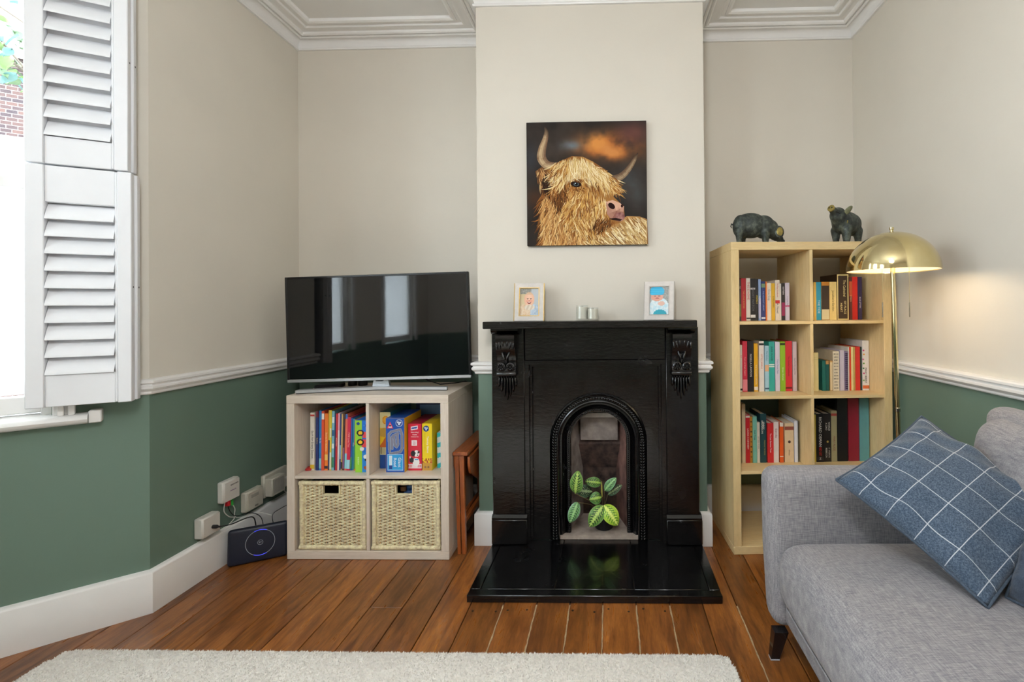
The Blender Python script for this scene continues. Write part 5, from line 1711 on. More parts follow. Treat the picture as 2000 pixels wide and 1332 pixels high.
obj('printed_mark', MB().lathe([(0, 0), (.007, 0), (.007, -.0004), (0, -.0005)], 14, (.023, -.0002, .102), ax=1), inkmat('#4a3634'), o, smooth=0)
o = find('white paperback with dark cover')
obj('dust_jacket', MB().box(.0166, .0182, -.001, .155, 0, .2065), bookmat('#2b2d38'), o, smooth=0)
G = 'thrillers and albums on the third bookcase shelf'
row(1, .118, -18, G, [
    (465, 10, 236, '#2f6a58', 'thin green and yellow paperback at the divider, third shelf', dict(bands=((.0, 1.0, '#c9b24a'),))),
    (476, 36, 239, '#141214', 'black paperback with big white and red capitals', T_('RICHARD OSMAN', '#f4f0ea', ts=.0185, tz=.63, txt2=None, bands=((.90, .97, '#2c2c2e'),))),
    (513, 38, 240, '#1d1a1c', 'dark paperback with scattered white capitals, third shelf', {}),
    (551, 30, 253, '#a39a76', 'khaki paperback with reddish capitals, third shelf', T_('MARY ALICE', '#8d4a3c', ts=.0135, tz=.36, bands=((.05, .10, '#a8443a'),))),
    (584, 52, 315, '#141417', 'wide black photo album', dict(dp=.26)),
    (639, 54, 315, '#8a1c30', 'wide crimson photo album', dict(dp=.26)),
    (695, 48, 315, '#5f9a9e', 'wide dusty teal photo album', dict(dp=.26))])
o = find('black paperback with big')
text('RED LIST', .0165, inkmat('#d83024'), o, (.0177, -.0008, .052), 'down', maxlen=.055)
text('Z', .014, inkmat('#e8e4de'), o, (.0177, -.0008, .016), 'front')
o = find('dark paperback with scattered')
for (s, x, z, c, sz) in (('WORLD', .026, .176, '#e9e4dc', .012), ('X ZAO', .012, .176, '#e9e4dc', .012), ('REBECCA', .012, .045, '#e9e4dc', .0115), ('F. YARROS', .026, .045, '#d9d4cc', .0105)):
    text(s, sz, inkmat(c), o, (x, -.0008, z), 'down', maxlen=.075)
obj('printed_spark', MB().lathe([(0, 0), (.006, 0), (.006, -.0004), (0, -.0005)], 5, (.019, -.0002, .100), ax=1), inkmat('#b59a4a'), o, smooth=0)


def bronze():
    m, b, t = base('patinated_bronze', '#3c423e', .5, metal=.35)
    v = coords(t)
    f = noise(t, v, 45, 6, .65)
    t.link(ramp(t, f, [(.3, '#23262a'), (.5, '#3f4642'), (.72, '#6d7468')]), b.inputs['Base Color'])
    bump(t, b, noise(t, coords(t, (1, 1, 2)), 130, 4), .5, .002)
    return m
BRZ = bronze()
BRASSY = plain('worn_brass', '#9a8a4c', .42, metal=.6, var=.3, scale=60)
ZT = 1.4784
def cap(mb, p, q, r0, r1, n=10):
    mb.tube([p, tuple(Vector(p).lerp(Vector(q), .5)), q], [r0, (r0 + r1) / 2, r1], n)
    mb.ball(p, r0, 10, 7)
    mb.ball(q, r1, 10, 7)
P1 = thing('pig_figurine', 'dark bronze pig figurine with its snout down, grazing on top of the bookcase', 'figurine', (.742, 2.395, ZT), R(3))
mb = MB()
mb.ball((-.035, 0, .086), (.085, .050, .056), 18, 12).ball((-.085, 0, .082), (.040, .046, .052), 14, 10).ball((.030, 0, .080), (.058, .046, .052), 14, 10).ball((.066, 0, .070), (.040, .036, .042), 14, 10)
mb.ball((.098, 0, .050), (.030, .028, .034), 14, 10, M=Matrix.Rotation(.5, 3, 'Y'))
cap(mb, (.105, 0, .036), (.122, 0, .014), .021, .0135)
for (x, y, k) in ((-.100, -.026, -.004), (-.068, .028, .002), (.030, -.026, .004), (.050, .028, .0)):
    cap(mb, (x, y, .055), (x + k * .6, y, .010), .023, .0125)
    mb.lathe([(.0, 0), (.0135, 0), (.0145, .006), (.011, .016), (0, .016)], 10, (x + k * .6, y, 0))
link('body', fuse(mb, .0032, 4), BRZ, P1)
for sg in (-1, 1):
    mb = MB().ball((.098, sg * .031, .054), (.024, .005, .029), 14, 8, M=Matrix.Rotation(.35, 3, 'Y') @ Matrix.Rotation(sg * .25, 3, 'X'))
    obj('ear', mb, BRZ, P1, smooth=60)
obj('ear_rub', MB().ball((.099, -.0335, .055), (.0175, .004, .021), 14, 8, M=Matrix.Rotation(.35, 3, 'Y') @ Matrix.Rotation(-.25, 3, 'X')), BRASSY, P1, smooth=60)
obj('snout_disc', MB().lathe([(0, .003), (.010, .003), (.0125, 0), (.012, -.006), (0, -.006)], 14).xform(Matrix.Translation((.130, 0, .0125)) @ Matrix.Rotation(R(115), 4, 'Y')), BRZ, P1)
obj('tail', MB().tube([(-.122, 0, .088), (-.130, .004, .094), (-.132, .010, .084), (-.127, .006, .076)], [.0045, .0035, .003, .0015], 8), BRZ, P1)
P1.scale = (1.0, 1.0, 1.14)
P2 = thing('pig_figurine', 'dark bronze pig figurine with raised head and brassy snout on top of the bookcase', 'figurine', (1.172, 2.405, ZT), R(38))
mb = MB()                                       # faces -X, turned towards the room
mb.ball((.035, 0, .090), (.062, .044, .050), 18, 12).ball((.065, 0, .088), (.038, .042, .048), 14, 10).ball((-.012, 0, .090), (.044, .040, .046), 14, 10)
mb.ball((-.045, 0, .116), (.036, .031, .034), 14, 10, M=Matrix.Rotation(-.3, 3, 'Y')).ball((-.035, 0, .104), (.034, .033, .034), 14, 10)
cap(mb, (-.062, 0, .124), (-.092, 0, .136), .0205, .0135)
for (x, y, k) in ((-.022, -.025, -.004), (-.012, .026, .002), (.072, -.024, .004), (.080, .026, 0)):
    cap(mb, (x, y, .060), (x + k, y, .010), .021, .0115)
    mb.lathe([(.0, 0), (.0125, 0), (.0135, .006), (.010, .016), (0, .016)], 10, (x + k, y, 0))
link('body', fuse(mb, .0032, 4), BRZ, P2)
for sg in (-1, 1):
    obj('ear', MB().ball((-.030, sg * .033, .132), (.013, .0045, .028), 14, 8, M=Matrix.Rotation(.75, 3, 'Y') @ Matrix.Rotation(sg * -.4, 3, 'X')), BRZ if sg > 0 else plain('worn_bronze', '#7c7f62', .5, metal=.4, var=.3, scale=60), P2, smooth=60)
sn = MB().lathe([(0, .003), (.0115, .003), (.0145, 0), (.0135, -.007), (0, -.007)], 16).xform(Matrix.Translation((-.101, 0, .140)) @ Matrix.Rotation(R(-68), 4, 'Y'))
s_ = obj('snout_disc', sn, BRASSY, P2)
for sg in (-1, 1):
    obj('nostril', MB().lathe([(0, .0036), (.0030, .0034), (.0030, .002)], 8).xform(Matrix.Translation((-.101, sg * .0055, .140)) @ Matrix.Rotation(R(-68), 4, 'Y')), plain('dark_recess', '#15120d', .8), s_)
obj('neck_crease', MB().tube([(-.030 + .004 * math.cos(a), .034 * math.cos(a), .092 + .0 - .026 * math.sin(a)) for a in [math.pi * i / 10 for i in range(11)]], .0022, 6), BRASSY, P2)
obj('mouth_line', MB().tube([(-.088, -.013, .126), (-.070, -.0205, .118), (-.056, -.026, .114)], .0014, 6), plain('dark_recess', '#15120d', .8), P2)
obj('tail', MB().tube([(.100, 0, .100), (.108, .004, .106), (.110, .010, .096), (.105, .006, .088)], [.0045, .0035, .003, .0015], 8), BRZ, P2)
P2.scale = (1.2, 1.2, 1.2)
# ================================================================== FLOOR LAMP
def brass(name, rough):
    m, b, t = base(name, '#d8c896', rough, metal=1.0)
    t.link(ramp(t, noise(t, coords(t), 12), [(.3, '#d6c592'), (.7, '#e0d3a6')]), b.inputs['Base Color'])
    return m
BRASS = brass('polished_brass', .09)
CHROME = plain('polished_steel', '#b9b4a6', .12, metal=1.0, var=.02)
SHIN = plain('shade_white_lining', '#f4ece0', .6, var=.02)
LX, LY = 1.150, 1.905
L = thing('floor_lamp', 'brass floor lamp with a lit dome shade beside the bookcase', 'lamp', (LX, LY, 0))
obj('base', MB().lathe([(0, 0.0005), (.130, .0005), (.132, .006), (.128, .016), (.03, .022), (.012, .03), (0, .03)], 40), BRASS, L)
zr, rs, hs = 1.309, .163, .152
sx, sy = -.033, .0                               # the pole leans a little
obj('pole', MB().tube([(0, 0, .026), (sx * .5, 0, .68), (sx, 0, zr + .10)], .0085, 14), BRASS, L)
obj('pole_joint', MB().lathe([(.0085, 0), (.0105, .002), (.0105, .016), (.0085, .018)], 14, (sx * .56, 0, .75)), CHROME, L)
out_, in_ = [], []
for i in range(19):
    a = math.pi / 2 * i / 18
    out_.append((rs * math.cos(a) if i < 18 else 0, hs * math.sin(a)))
shd = obj('shade', MB().lathe(out_, 64, (sx, sy, zr), caps=False), BRASS, L, smooth=60)
obj('shade_lining', MB().lathe([((rs - .0025) * math.cos(math.pi / 2 * i / 18) if i < 18 else 0, (hs - .0025) * math.sin(math.pi / 2 * i / 18) - .0002) for i in range(19)], 64, (sx, sy, zr), caps=False), SHIN, shd, smooth=60)
obj('shade_rim', MB().lathe([(rs - .003, -.001), (rs + .0008, -.001), (rs + .0008, .002), (rs - .003, .002), (rs - .003, -.001)], 64, (sx, sy, zr), caps=False), BRASS, shd, smooth=60)
obj('finial', MB().lathe([(0.006, hs - .002), (.0062, hs + .008), (.0085, hs + .010), (.0085, hs + .018), (0, hs + .019)], 16, (sx, sy, zr)), BRASS, L)
BULB = bpy.data.materials.new('lit_bulb')
BULB.use_nodes = True
_bb = BULB.node_tree.nodes['Principled BSDF']
_bb.inputs['Emission Color'].default_value = (1.0, .74, .42, 1)
_bb.inputs['Emission Strength'].default_value = 7.0
_tb = NT(BULB)
_tb.link(ramp(_tb, noise(_tb, coords(_tb), 5), [(0, '#fff2dd'), (1, '#fff6e6')]), _bb.inputs['Base Color'])
for sg in (-1, 1):
    obj('bulb', MB().ball((sx + sg * .055, -.02, zr + .045), .026, 14, 10), BULB, L, smooth=80)
    obj('bulb_holder', MB().tube([(sx, 0, zr + .075), (sx + sg * .055, -.02, zr + .075)], .006, 8).lathe([(.013, .0), (.013, .03)], 12, (sx + sg * .055, -.02, zr + .062)), BRASS, L)
for (dx, dy) in ((-.056, -.03), (.048, -.03)):
    c = obj('pull_chain', MB().tube([(sx + dx, dy, zr + .05), (sx + dx, dy, zr - .125)], .0008, 5), BRASS, L)
    obj('chain_weight', MB().lathe([(0, -.185), (.0022, -.183), (.0022, -.13), (.0012, -.125), (0, -.125)], 8, (sx + dx, dy, zr)), CHROME, c)
ld = bpy.data.lights.new('lamp_light', 'POINT')
ld.energy = 2.3
ld.color = (1.0, .80, .54)
ld.shadow_soft_size = .03
lo_ = link('lamp_light', ld, (), L, (sx, -.03, zr + .035))

# ceiling pendant behind the camera, seen only in reflections
PD = thing('pendant_light', 'round white glass pendant lamp behind the camera, seen in reflections only', 'lamp', (-.15, -.15, 2.30))
obj('cord', MB().tube([(0, 0, .18), (0, 0, .455)], .003, 6), plain('white_cord', '#dddddd', .6), PD)
obj('ceiling_rose', MB().lathe([(0, .425), (.05, .43), (.055, .4545), (0, .4545)], 20), WHITEP, PD)
GLO = bpy.data.materials.new('glowing_opal_glass')
GLO.use_nodes = True
_bb = GLO.node_tree.nodes['Principled BSDF']
_bb.inputs['Emission Color'].default_value = (.94, .97, 1.0, 1)
_bb.inputs['Emission Strength'].default_value = 55.0
_tb = NT(GLO)
_tb.link(ramp(_tb, noise(_tb, coords(_tb), 5), [(0, '#f6f2ea'), (1, '#ffffff')]), _bb.inputs['Base Color'])
obj('globe', MB().ball((0, 0, 0), .19, 32, 20), GLO, PD, smooth=80)

# ================================================================== SOFA
def fabric(name, c1, c2, c3, sc=1.0, vert=True):
    m, b, t = base(name, c1, .9, spec=.2, sheen=.15)
    v1 = coords(t, (34 * sc, 380 * sc, 380 * sc))
    v2 = coords(t, (380 * sc, 34 * sc, 34 * sc))
    f1, f2 = noise(t, v1, 1.0, 3), noise(t, v2, 1.0, 3)
    mx = t.add('ShaderNodeMath', operation='ADD')
    t.link(f1, mx.inputs[0]); t.link(f2, mx.inputs[1])
    md = t.add('ShaderNodeMath', operation='MULTIPLY')
    md.inputs[1].default_value = .5
    t.link(mx.outputs[0], md.inputs[0])
    t.link(ramp(t, md.outputs[0], [(.36, c2), (.5, c1), (.64, c3)]), b.inputs['Base Color'])
    bump(t, b, md.outputs[0], .35, .002)
    return m
GREY = fabric('grey_woven_fabric', '#8f8c8f', '#77757c', '#a7a3a4')
SO = thing('sofa', 'grey fabric sofa with slim arm and splayed dark legs along the wall', 'sofa', (0, 0, 0))
def soft(nm, c, h, r, n, fn=None, mat=GREY, par=SO):
    o = obj(nm, rounded_box(h[0], h[1], h[2], r, n, fn), mat, par, c, smooth=0)
    return weld(o)
# far arm: thin slab, face towards the camera, slightly waisted top
def armf(p):
    z = p.z + .012 * math.cos(p.x * 3.2) - .010 * (p.x / .4)
    y = p.y + .010 * (p.z / .25)
    return (p.x + (.010 * max(0, -p.z / .25) if p.x < -.2 else 0), y, z)
soft('arm', (.935, 1.672, .332), (.405, .056, .262), .045, 14, armf)
# seat: one long cushion, crowned, its front rolling down over the base
def seatf(p):
    u, w_ = p.x / .345, p.y / .74
    z = p.z + (.026 * (1 - u * u) * (1 - w_ ** 4) if p.z > 0 else 0)
    if p.z > 0: z -= .010 * max(0, w_) ** 6
    x = p.x - (.014 * (1 - (p.z / .11) ** 2) if u < -.9 else 0)
    return (x, p.y, z + .003 * math.sin(p.y * 17) * (p.z > 0))
soft('seat_cushion', (.902, .872, .290), (.345, .74, .112), .060, 18, seatf)
def basef(p): return (p.x + .03 * (-p.z / .06 > .5) * (p.x < -.2), p.y, p.z)
soft('base', (.950, .866, .150), (.375, .752, .062), .030, 10, basef)
def backf(p):
    w_ = p.z / .26
    return (p.x + .05 * w_ * w_ * (1 if p.z > 0 else 0) + .012 * math.cos(p.y * 6), p.y, p.z + .008 * math.sin(p.y * 9 + .6))
soft('back', (1.292, .83, .46), (.052, .80, .375), .045, 12)
soft('back_cushion', (1.225, .868, .570), (.072, .725, .235), .062, 14, backf)
SEAM = plain('grey_seam', '#77747a', .9)
obj('front_seam', MB().tube([(.560, .15 + i * .0735, .198 + .002 * math.sin(i)) for i in range(20)], .0035, 6), GREY, SO)
LEGM = plain('dark_polished_leg', '#1c1a1c', .12, metal=.3, coat=.5)
FOOTM = plain('pale_foot_cap', '#b9bec4', .4)
for (x, y, sx_, sy_) in ((.560, 1.612, -.024, -.012), (1.26, 1.64, .02, .02), (.575, .30, -.02, -.02), (1.26, .30, .02, -.02)):
    mb = MB()
    vs = []
    for (z, hw, ox, oy) in ((.088, .019, 0, 0), (.004, .0115, sx_, sy_)):
        vs += [(x + ox - hw * 1.2, y + oy - hw, z), (x + ox + hw * 1.2, y + oy - hw, z), (x + ox + hw * 1.2, y + oy + hw, z), (x + ox - hw * 1.2, y + oy + hw, z)]
    mb.add(vs, [(0, 1, 2, 3), (7, 6, 5, 4), (0, 4, 5, 1), (1, 5, 6, 2), (2, 6, 7, 3), (3, 7, 4, 0)])
    lg = obj('leg', mb, LEGM, SO, smooth=0)
    obj('foot_cap', MB().box(x + sx_ - .0145, x + sx_ + .0145, y + sy_ - .012, y + sy_ + .012, .0003, .0045), FOOTM, lg, smooth=0)

# ---- checked cushion leaning in the corner
def checked():
    m, b, t = base('checked_wool', '#4d5a6b', .95, spec=.15, sheen=.25)
    v = coords(t, (1, 1, 1), 'UV')
    sp = t.add('ShaderNodeSeparateXYZ')
    t.link(v, sp.inputs[0])
    tot = None
    for i in (0, 1):
        mu = t.add('ShaderNodeMath', operation='MULTIPLY_ADD')
        mu.inputs[1].default_value = (5.2, 4.9)[i]
        mu.inputs[2].default_value = (.15, .42)[i]
        t.link(sp.outputs[i], mu.inputs[0])
        fr = t.add('ShaderNodeMath', operation='FRACT')
        t.link(mu.outputs[0], fr.inputs[0])
        lt = t.add('ShaderNodeMath', operation='LESS_THAN')
        lt.inputs[1].default_value = .027
        t.link(fr.outputs[0], lt.inputs[0])
        if tot is None: tot = lt.outputs[0]
        else:
            mxm = t.add('ShaderNodeMath', operation='MAXIMUM')
            t.link(tot, mxm.inputs[0]); t.link(lt.outputs[0], mxm.inputs[1])
            tot = mxm.outputs[0]
    vo = coords(t)
    f = noise(t, vo, 260, 3, .7)
    col = ramp(t, f, [(.33, '#33404f'), (.5, '#4b5a6c'), (.68, '#6a7786')])
    k = t.add('ShaderNodeMix', data_type='RGBA')
    t.link(tot, k.inputs[0]); t.link(col, k.inputs[6])
    k.inputs[7].default_value = hx('#c2c5ca')
    t.link(k.outputs[2], b.inputs['Base Color'])
    bump(t, b, f, .4, .002)
    return m
CHK = checked()
def cushion(name, label, L_, B_, T_c, thick, mat, edge_mat):
    L_, B_, T_c = Vector(L_), Vector(B_), Vector(T_c)
    ex, ey = (B_ - L_), (T_c - L_)
    s1, s2 = ex.length, ey.length
    ex, ey = ex / s1, ey / s2
    ey = (ey - ex * ey.dot(ex)).normalized()
    nz = ex.cross(ey).normalized()
    if nz.z < 0: nz = -nz
    C0 = (L_ + B_) / 2 + ey * s2 / 2
    T = thing(name, label, 'cushion', tuple(C0 - nz * thick * .3))
    off = nz * thick * .3
    def outline(a, b):
        k = 1 - .055 * (1 - abs(a) ** 2.2) * abs(b) ** 3
        k2 = 1 - .055 * (1 - abs(b) ** 2.2) * abs(a) ** 3
        return a * k2, b * k
    def side(sg):
        def fn(u, v):
            a, b = u * 2 - 1, v * 2 - 1
            a2, b2 = outline(a, b)
            h = max(0, (1 - abs(a) ** 2.6)) ** .62 * max(0, (1 - abs(b) ** 2.6)) ** .62
            wr = .010 * math.sin(9 * a + 4 * b) * h * (1 - h) * 3 + .007 * math.sin(15 * b - 7 * a) * (1 - h) * h * 3
            p = off + ex * (a2 * s1 / 2) + ey * (b2 * s2 / 2) + nz * (sg * (h * thick / 2 + wr))
            return tuple(p)
        return fn
    mb = MB().grid(side(1), 34, 34, uv=True).grid(side(-1), 34, 34, uv=True, flip=True)
    weld(obj('cover', mb, mat, T, smooth=0), 2e-4)
    pts = []
    for (a0, b0, a1, b1) in ((-1, -1, 1, -1), (1, -1, 1, 1), (1, 1, -1, 1), (-1, 1, -1, -1)):
        for i in range(16):
            t = i / 16
            a2, b2 = outline(a0 + (a1 - a0) * t, b0 + (b1 - b0) * t)
            pts.append(tuple(off + ex * (a2 * s1 / 2) + ey * (b2 * s2 / 2)))
    pts.append(pts[0])
    obj('piping', MB().tube(pts, .0042, 6, caps=False), edge_mat, T, smooth=80)
    return T
NAVY = plain('slate_blue_wool', '#45515f', .95, var=.25, scale=180, bp=.3, bscale=400)
cushion('checked_cushion', 'slate blue cushion with white windowpane check leaning in the sofa corner', (.700, 1.500, .628), (.920, 1.190, .425), (1.060, 1.645, .790), .14, CHK, NAVY)
cushion('plain_cushion', 'plain dark slate cushion tucked behind the checked one', (1.00, 1.235, .425), (1.09, .86, .425), (1.13, 1.26, .79), .12, fabric('dark_slate_fabric', '#414b5a', '#343d4a', '#525c6a'), NAVY)

# ================================================================== RUG
RUGM = plain('cream_wool_pile', '#ece7df', .95, var=.10, scale=90, sheen=.3)
RG = thing('cream_rug', 'thick cream wool rug on the floorboards', 'rug', (0, 0, 0))
rx0, rx1, ry0, ry1 = -1.875, .388, .05, 1.592
def cornered(x, y):
    return x, y
rr = .022
def rpoly(e):
    P = []
    for (cx_, cy_, a0) in ((rx1 - rr, ry1 - rr, 0), (rx0 + rr, ry1 - rr, 90), (rx0 + rr, ry0 + rr, 180), (rx1 - rr, ry0 + rr, 270)):
        for i in range(7):
            a = R(a0 + 15 * i)
            P.append((cx_ + (rr + e) * math.cos(a), cy_ + (rr + e) * math.sin(a)))
    return P
mb = MB().prism(rpoly(-.004), 2, .0004, .012)
obj('rug_backing', mb, RUGM, RG, smooth=0)
rg = random.Random(5)
mb = MB()
def tuft(x, y, h, lx, ly, w_):
    a = rg.uniform(0, 3.14)
    dx, dy = math.cos(a) * w_, math.sin(a) * w_
    z0 = .010
    mb.v += [(x - dx, y - dy, z0), (x + dx, y + dy, z0), (x + lx, y + ly, z0 + h)]
    n = len(mb.v)
    mb.f.append((n - 3, n - 2, n - 1)); mb.m.append(0); mb.c.append(None); mb.uv.append(None)
for i in range(56000):
    x, y = rg.uniform(rx0 + .004, rx1 - .004), ry1 - .004 - (rg.random() ** 1.3) * .34
    if (x > rx1 - rr and y > ry1 - rr and math.hypot(x - rx1 + rr, y - ry1 + rr) > rr) or (x < rx0 + rr and y > ry1 - rr and math.hypot(x - rx0 - rr, y - ry1 + rr) > rr): continue
    tuft(x, y, rg.uniform(.0035, .0075), rg.gauss(0, .0025), rg.gauss(0, .0025), .003)
for i in range(5200):
    x = rg.uniform(rx0 + .03, rx1 - .03)
    tuft(x, ry1 - rg.uniform(.0, .008), rg.uniform(.001, .006), rg.gauss(0, .003), rg.uniform(.002, .009), .0024)
for i in range(1600):
    for sg, xe in ((-1, rx0), (1, rx1)):
        y = ry1 - .05 - rg.random() * .32
        tuft(xe - sg * rg.uniform(0, .006), y, rg.uniform(.001, .008), sg * rg.uniform(.002, .009), rg.gauss(0, .003), .0028)
tag(obj('wool_pile', mb, RUGM, RG, smooth=0, fix=False), kind='stuff')

# ================================================================== FOLDING TABLE BETWEEN UNIT AND CHIMNEY
TEAK = wood('orange_teak', '#b4642e', '#8c4319', axis=2, scale=3, rough=.35, stretch=10, coat=.2)
TEAKY = wood('orange_teak_long', '#ad5f2c', '#86401a', axis=1, scale=3, rough=.35, stretch=10, coat=.2)
FT = thing('folding_table', 'narrow orange-brown gateleg table folded between oak unit and chimney breast', 'table', (0, 0, 0))
tx0, tx1, ty0, ty1 = -.757, -.684, 2.252, 2.66
obj('top', MB().box(tx0, tx1, ty0, ty1, .470, .489, ch=.003), TEAKY, FT)
obj('drop_leaf', MB().prism([(ty0 + .012, .466), (ty1 - .01, .466), (ty1 - .01, .30), (ty1 - .05, .25), (ty0 + .06, .36), (ty0 + .012, .42)], 0, tx0 + .001, tx0 + .012), TEAKY, FT)
obj('drop_leaf', MB().prism([(ty0 + .012, .462), (ty1 - .01, .462), (ty1 - .01, .30), (ty1 - .06, .20), (ty0 + .08, .355), (ty0 + .03, .38), (ty0 + .012, .42)], 0, tx1 - .004, tx1 + .008), TEAKY, FT)
obj('leg', MB().prism([(-.748, .469), (-.730, .469), (-.722, .001), (-.737, .001)], 1, 2.258, 2.276), TEAK, FT)
obj('leg', MB().prism([(-.727, .469), (-.705, .469), (-.699, .001), (-.715, .001)], 1, 2.258, 2.278), TEAK, FT)
for y in (2.62,):
    obj('leg', MB().prism([(-.748, .469), (-.730, .469), (-.725, .001), (-.740, .001)], 1, y, y + .018), TEAK, FT)
    obj('leg', MB().prism([(-.727, .469), (-.706, .469), (-.702, .001), (-.716, .001)], 1, y, y + .020), TEAK, FT)
obj('stretcher', MB().box(-.722, -.704, 2.278, 2.62, .135, .160, ch=.002), TEAKY, FT)
obj('stretcher', MB().box(-.744, -.730, 2.276, 2.62, .135, .160, ch=.002), TEAKY, FT)

# ================================================================== SOCKETS, ROUTER AND CABLES
PLW = plain('white_plastic', '#dcd8d0', .4, var=.03)
PLY = plain('yellowed_white_plastic', '#cfc9ba', .45, var=.05)
XW = XL
def wbox(name, label, cat, y0, y1, z0, z1, d, mat):
    T = thing(name, label, cat, (XW, (y0 + y1) / 2, z0))
    h = (y1 - y0) / 2
    obj('housing', MB().box(.0004, d, -h, h, 0, z1 - z0, ch=.005), mat, T)
    return T
b_ = wbox('outlet_box', 'white outlet box with a black plug, lowest on the green wall', 'socket', 2.013, 2.108, .185, .272, .040, PLW)
obj('faceplate', MB().box(.0395, .0425, -.043, .043, .004, .083, ch=.001), PLW, b_)
obj('plug', MB().lathe([(0, 0), (.008, 0), (.008, .018), (.0045, .024), (.004, .034), (0, .034)], 12, (.0425, .004, .034), ax=0), BOXB, b_)
b_ = wbox('fibre_terminal', 'white fibre terminal with red and green connectors on the green wall', 'wall box', 2.135, 2.232, .288, .385, .030, PLW)
obj('cover', MB().box(.030, .0345, -.044, .044, .004, .093, ch=.002), PLW, b_)
RED_, GRN_ = plain('red_connector', '#c8202a', .4), plain('green_connector', '#2fae3e', .4)
obj('red_connector', MB().box(.012, .030, -.020, -.004, -.022, .002, ch=.002), RED_, b_)
obj('green_connector', MB().tube([(.02, .016, .003), (.02, .017, -.03)], .0045, 8), GRN_, b_)
text('openreach', .011, inkmat('#6a6668'), b_, (.0349, .012, .074), 'wall')
text('network', .010, inkmat('#7a4a8a'), b_, (.0349, .005, .048), 'wall')
b_ = wbox('telephone_box', 'off-white telephone box next to the double socket', 'wall box', 2.272, 2.384, .188, .285, .030, PLY)
obj('cover', MB().box(.030, .035, -.050, .052, .004, .092, ch=.002), PLY, b_)
obj('clip', MB().box(.035, .0365, -.004, .016, .012, .020), plain('grey_slot', '#8d887c', .6), b_, smooth=0)
obj('label_strip', MB().box(.035, .0358, -.028, .020, .062, .078), plain('faded_label', '#aaa498', .7), b_, smooth=0)
b_ = wbox('double_socket', 'off-white double socket with adaptor, nearest the oak unit', 'socket', 2.405, 2.585, .205, .322, .022, PLY)
obj('adaptor', MB().box(.022, .062, -.088, .012, .008, .100, ch=.004), PLY, b_)
obj('adaptor_panel', MB().box(.062, .0632, -.075, -.002, .020, .090), plain('grey_panel', '#b4afa5', .5), b_, smooth=0)
obj('plug', MB().box(.022, .045, .018, .070, .015, .060, ch=.004), PLW, b_)

RTR = plain('router_dark_blue', '#0e1528', .45, var=.08, bp=.05, bscale=500)
RT = thing('router', 'dark navy slab router with a glowing ring, leaning between skirting and oak unit', 'router', (-1.748, 2.118, .0), R(29), rot=(R(-7), 0, R(29)))
def rtf(p): return (p.x, p.y, p.z)
o = obj('body', rounded_box(.1175, .017, .080, .0155, 6), RTR, RT, (.1175, .018, .084), smooth=0)
weld(o)
ringm = plain('silver_ring', '#c3c9d2', .35, metal=.4)
blu = bpy.data.materials.new('blue_light')
blu.use_nodes = True
_bb = blu.node_tree.nodes['Principled BSDF']
_bb.inputs['Emission Color'].default_value = (.08, .10, 1, 1)
_bb.inputs['Emission Strength'].default_value = 0.9
_tb = NT(blu)
_tb.link(ramp(_tb, noise(_tb, coords(_tb), 5), [(0, '#2a2ac0'), (1, '#3434d0')]), _bb.inputs['Base Color'])
rc = (.126, .0006, .090)
def arc(a0, a1, r, n=40): return [(rc[0] + r * math.cos(R(a0 + (a1 - a0) * i / n)), rc[1], rc[2] + r * math.sin(R(a0 + (a1 - a0) * i / n))) for i in range(n + 1)]
obj('ring', MB().tube(arc(0, 360, .0565, 64), .0010, 6, caps=False), ringm, RT)
for a in (90, 270):
    obj('ring_light', MB().tube(arc(a - 26, a + 26, .0565, 16), .0014, 6), blu, RT)
obj('logo_ring', MB().tube(arc(0, 360, .0105, 24), .0007, 6, caps=False), ringm, RT)
text('BT', .0105, ringm, RT, (rc[0], -.0001, rc[2]), 'front')
def cable(label, pts, r, mat):
    # smooth the polyline
    P = [Vector(p) for p in pts]
    Q = []
    for i in range(len(P) - 1):
        p0, p1, p2, p3 = P[max(i - 1, 0)], P[i], P[i + 1], P[min(i + 2, len(P) - 1)]
        for k in range(6):
            t = k / 6
            Q.append(.5 * ((2 * p1) + (p2 - p0) * t + (2 * p0 - 5 * p1 + 4 * p2 - p3) * t * t + (3 * p1 - p0 - 3 * p2 + p3) * t ** 3))
    Q.append(P[-1])
    tag(obj('cable', MB().tube(Q, r, 8), mat, smooth=80), label, 'cable')
CBK, CWH = plain('black_cable', '#141416', .5), plain('white_cable', '#d8d6d0', .5)
cable('black power cable from the lowest outlet plug to the router', [(-1.729, 2.065, .219), (-1.705, 2.10, .215), (-1.690, 2.17, .212), (-1.684, 2.20, .20), (-1.685, 2.215, .165), (-1.69, 2.225, .12)], .0026, CBK)
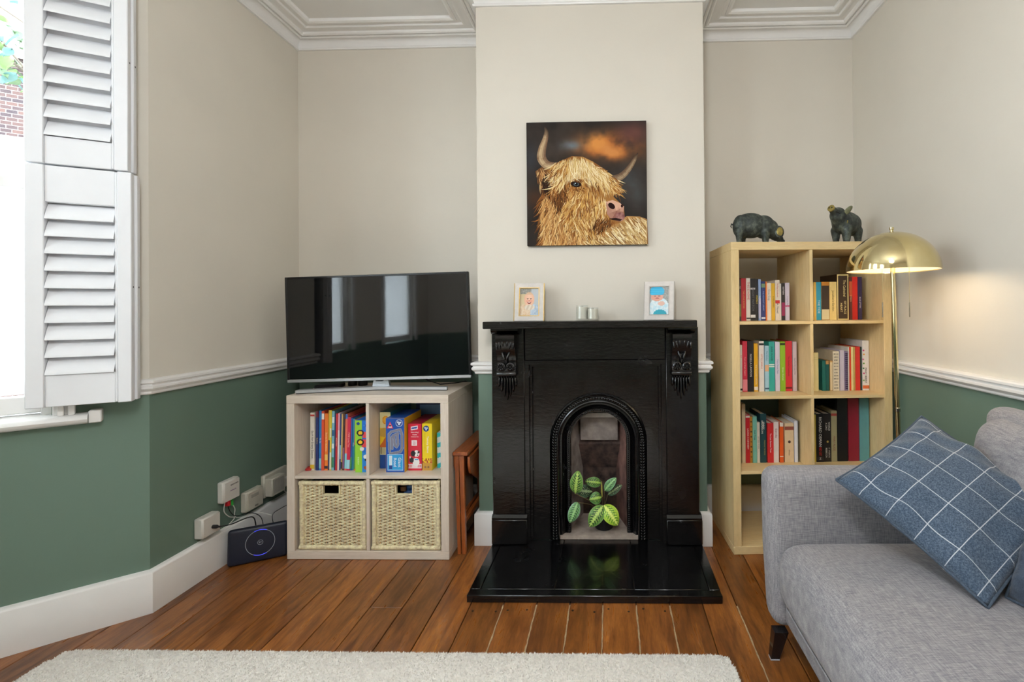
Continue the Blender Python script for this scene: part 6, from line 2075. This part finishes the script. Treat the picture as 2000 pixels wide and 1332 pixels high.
cable('white cable hanging from the green fibre connector', [(-1.785, 2.201, .262), (-1.782, 2.212, .235), (-1.782, 2.210, .205), (-1.776, 2.225, .188), (-1.765, 2.28, .178), (-1.74, 2.32, .172), (-1.70, 2.34, .15)], .002, CWH)
cable('white cable looping below the fibre terminal', [(-1.785, 2.158, .288), (-1.783, 2.150, .25), (-1.780, 2.175, .215), (-1.775, 2.20, .198), (-1.77, 2.15, .182), (-1.778, 2.12, .178)], .002, CWH)
cable('thin black cable from the red connector to the router', [(-1.784, 2.172, .268), (-1.778, 2.180, .235), (-1.770, 2.205, .205), (-1.755, 2.26, .195), (-1.72, 2.27, .185), (-1.69, 2.262, .165), (-1.68, 2.26, .12)], .0018, CBK)
cable('pale cable coiling out from behind the oak unit above the router', [(-1.545, 2.36, .215), (-1.575, 2.35, .218), (-1.60, 2.335, .205), (-1.605, 2.325, .178), (-1.60, 2.315, .14)], .0032, CWH)
cable('black cable arching behind the router to the oak unit', [(-1.66, 2.30, .12), (-1.672, 2.31, .165), (-1.65, 2.33, .185), (-1.60, 2.35, .21), (-1.545, 2.38, .228)], .0018, CBK)
cable('pale cable drooping from the double socket', [(-1.765, 2.52, .225), (-1.762, 2.535, .19), (-1.755, 2.57, .175), (-1.735, 2.62, .19)], .0022, CWH)
ps = thing('power_strip', 'dark power strip with plugs in the gap behind the router', 'power strip', (-1.64, 2.43, 0), R(55))
obj('strip', MB().box(-.13, .13, -.03, .03, .0005, .045, ch=.005), CBK, ps)
for x in (-.08, 0, .08):
    obj('plug', MB().box(x - .022, x + .022, -.022, .022, .0452, .092, ch=.005), plain('grey_plug', '#4a4a50', .5), ps)
# ---- lettering becomes plain mesh
if FONTS:
    bpy.context.view_layer.update()
    dg_ = bpy.context.evaluated_depsgraph_get()
    made = []
    for o in FONTS:
        me = bpy.data.meshes.new_from_object(o.evaluated_get(dg_))
        made.append((o, me))
    for o, me in made:
        n = bpy.data.objects.new('lettering', me)
        par, ml = o.parent, o.matrix_local.copy()
        bpy.data.objects.remove(o)
        COL.objects.link(n)
        n.parent = par
        n.matrix_local = ml
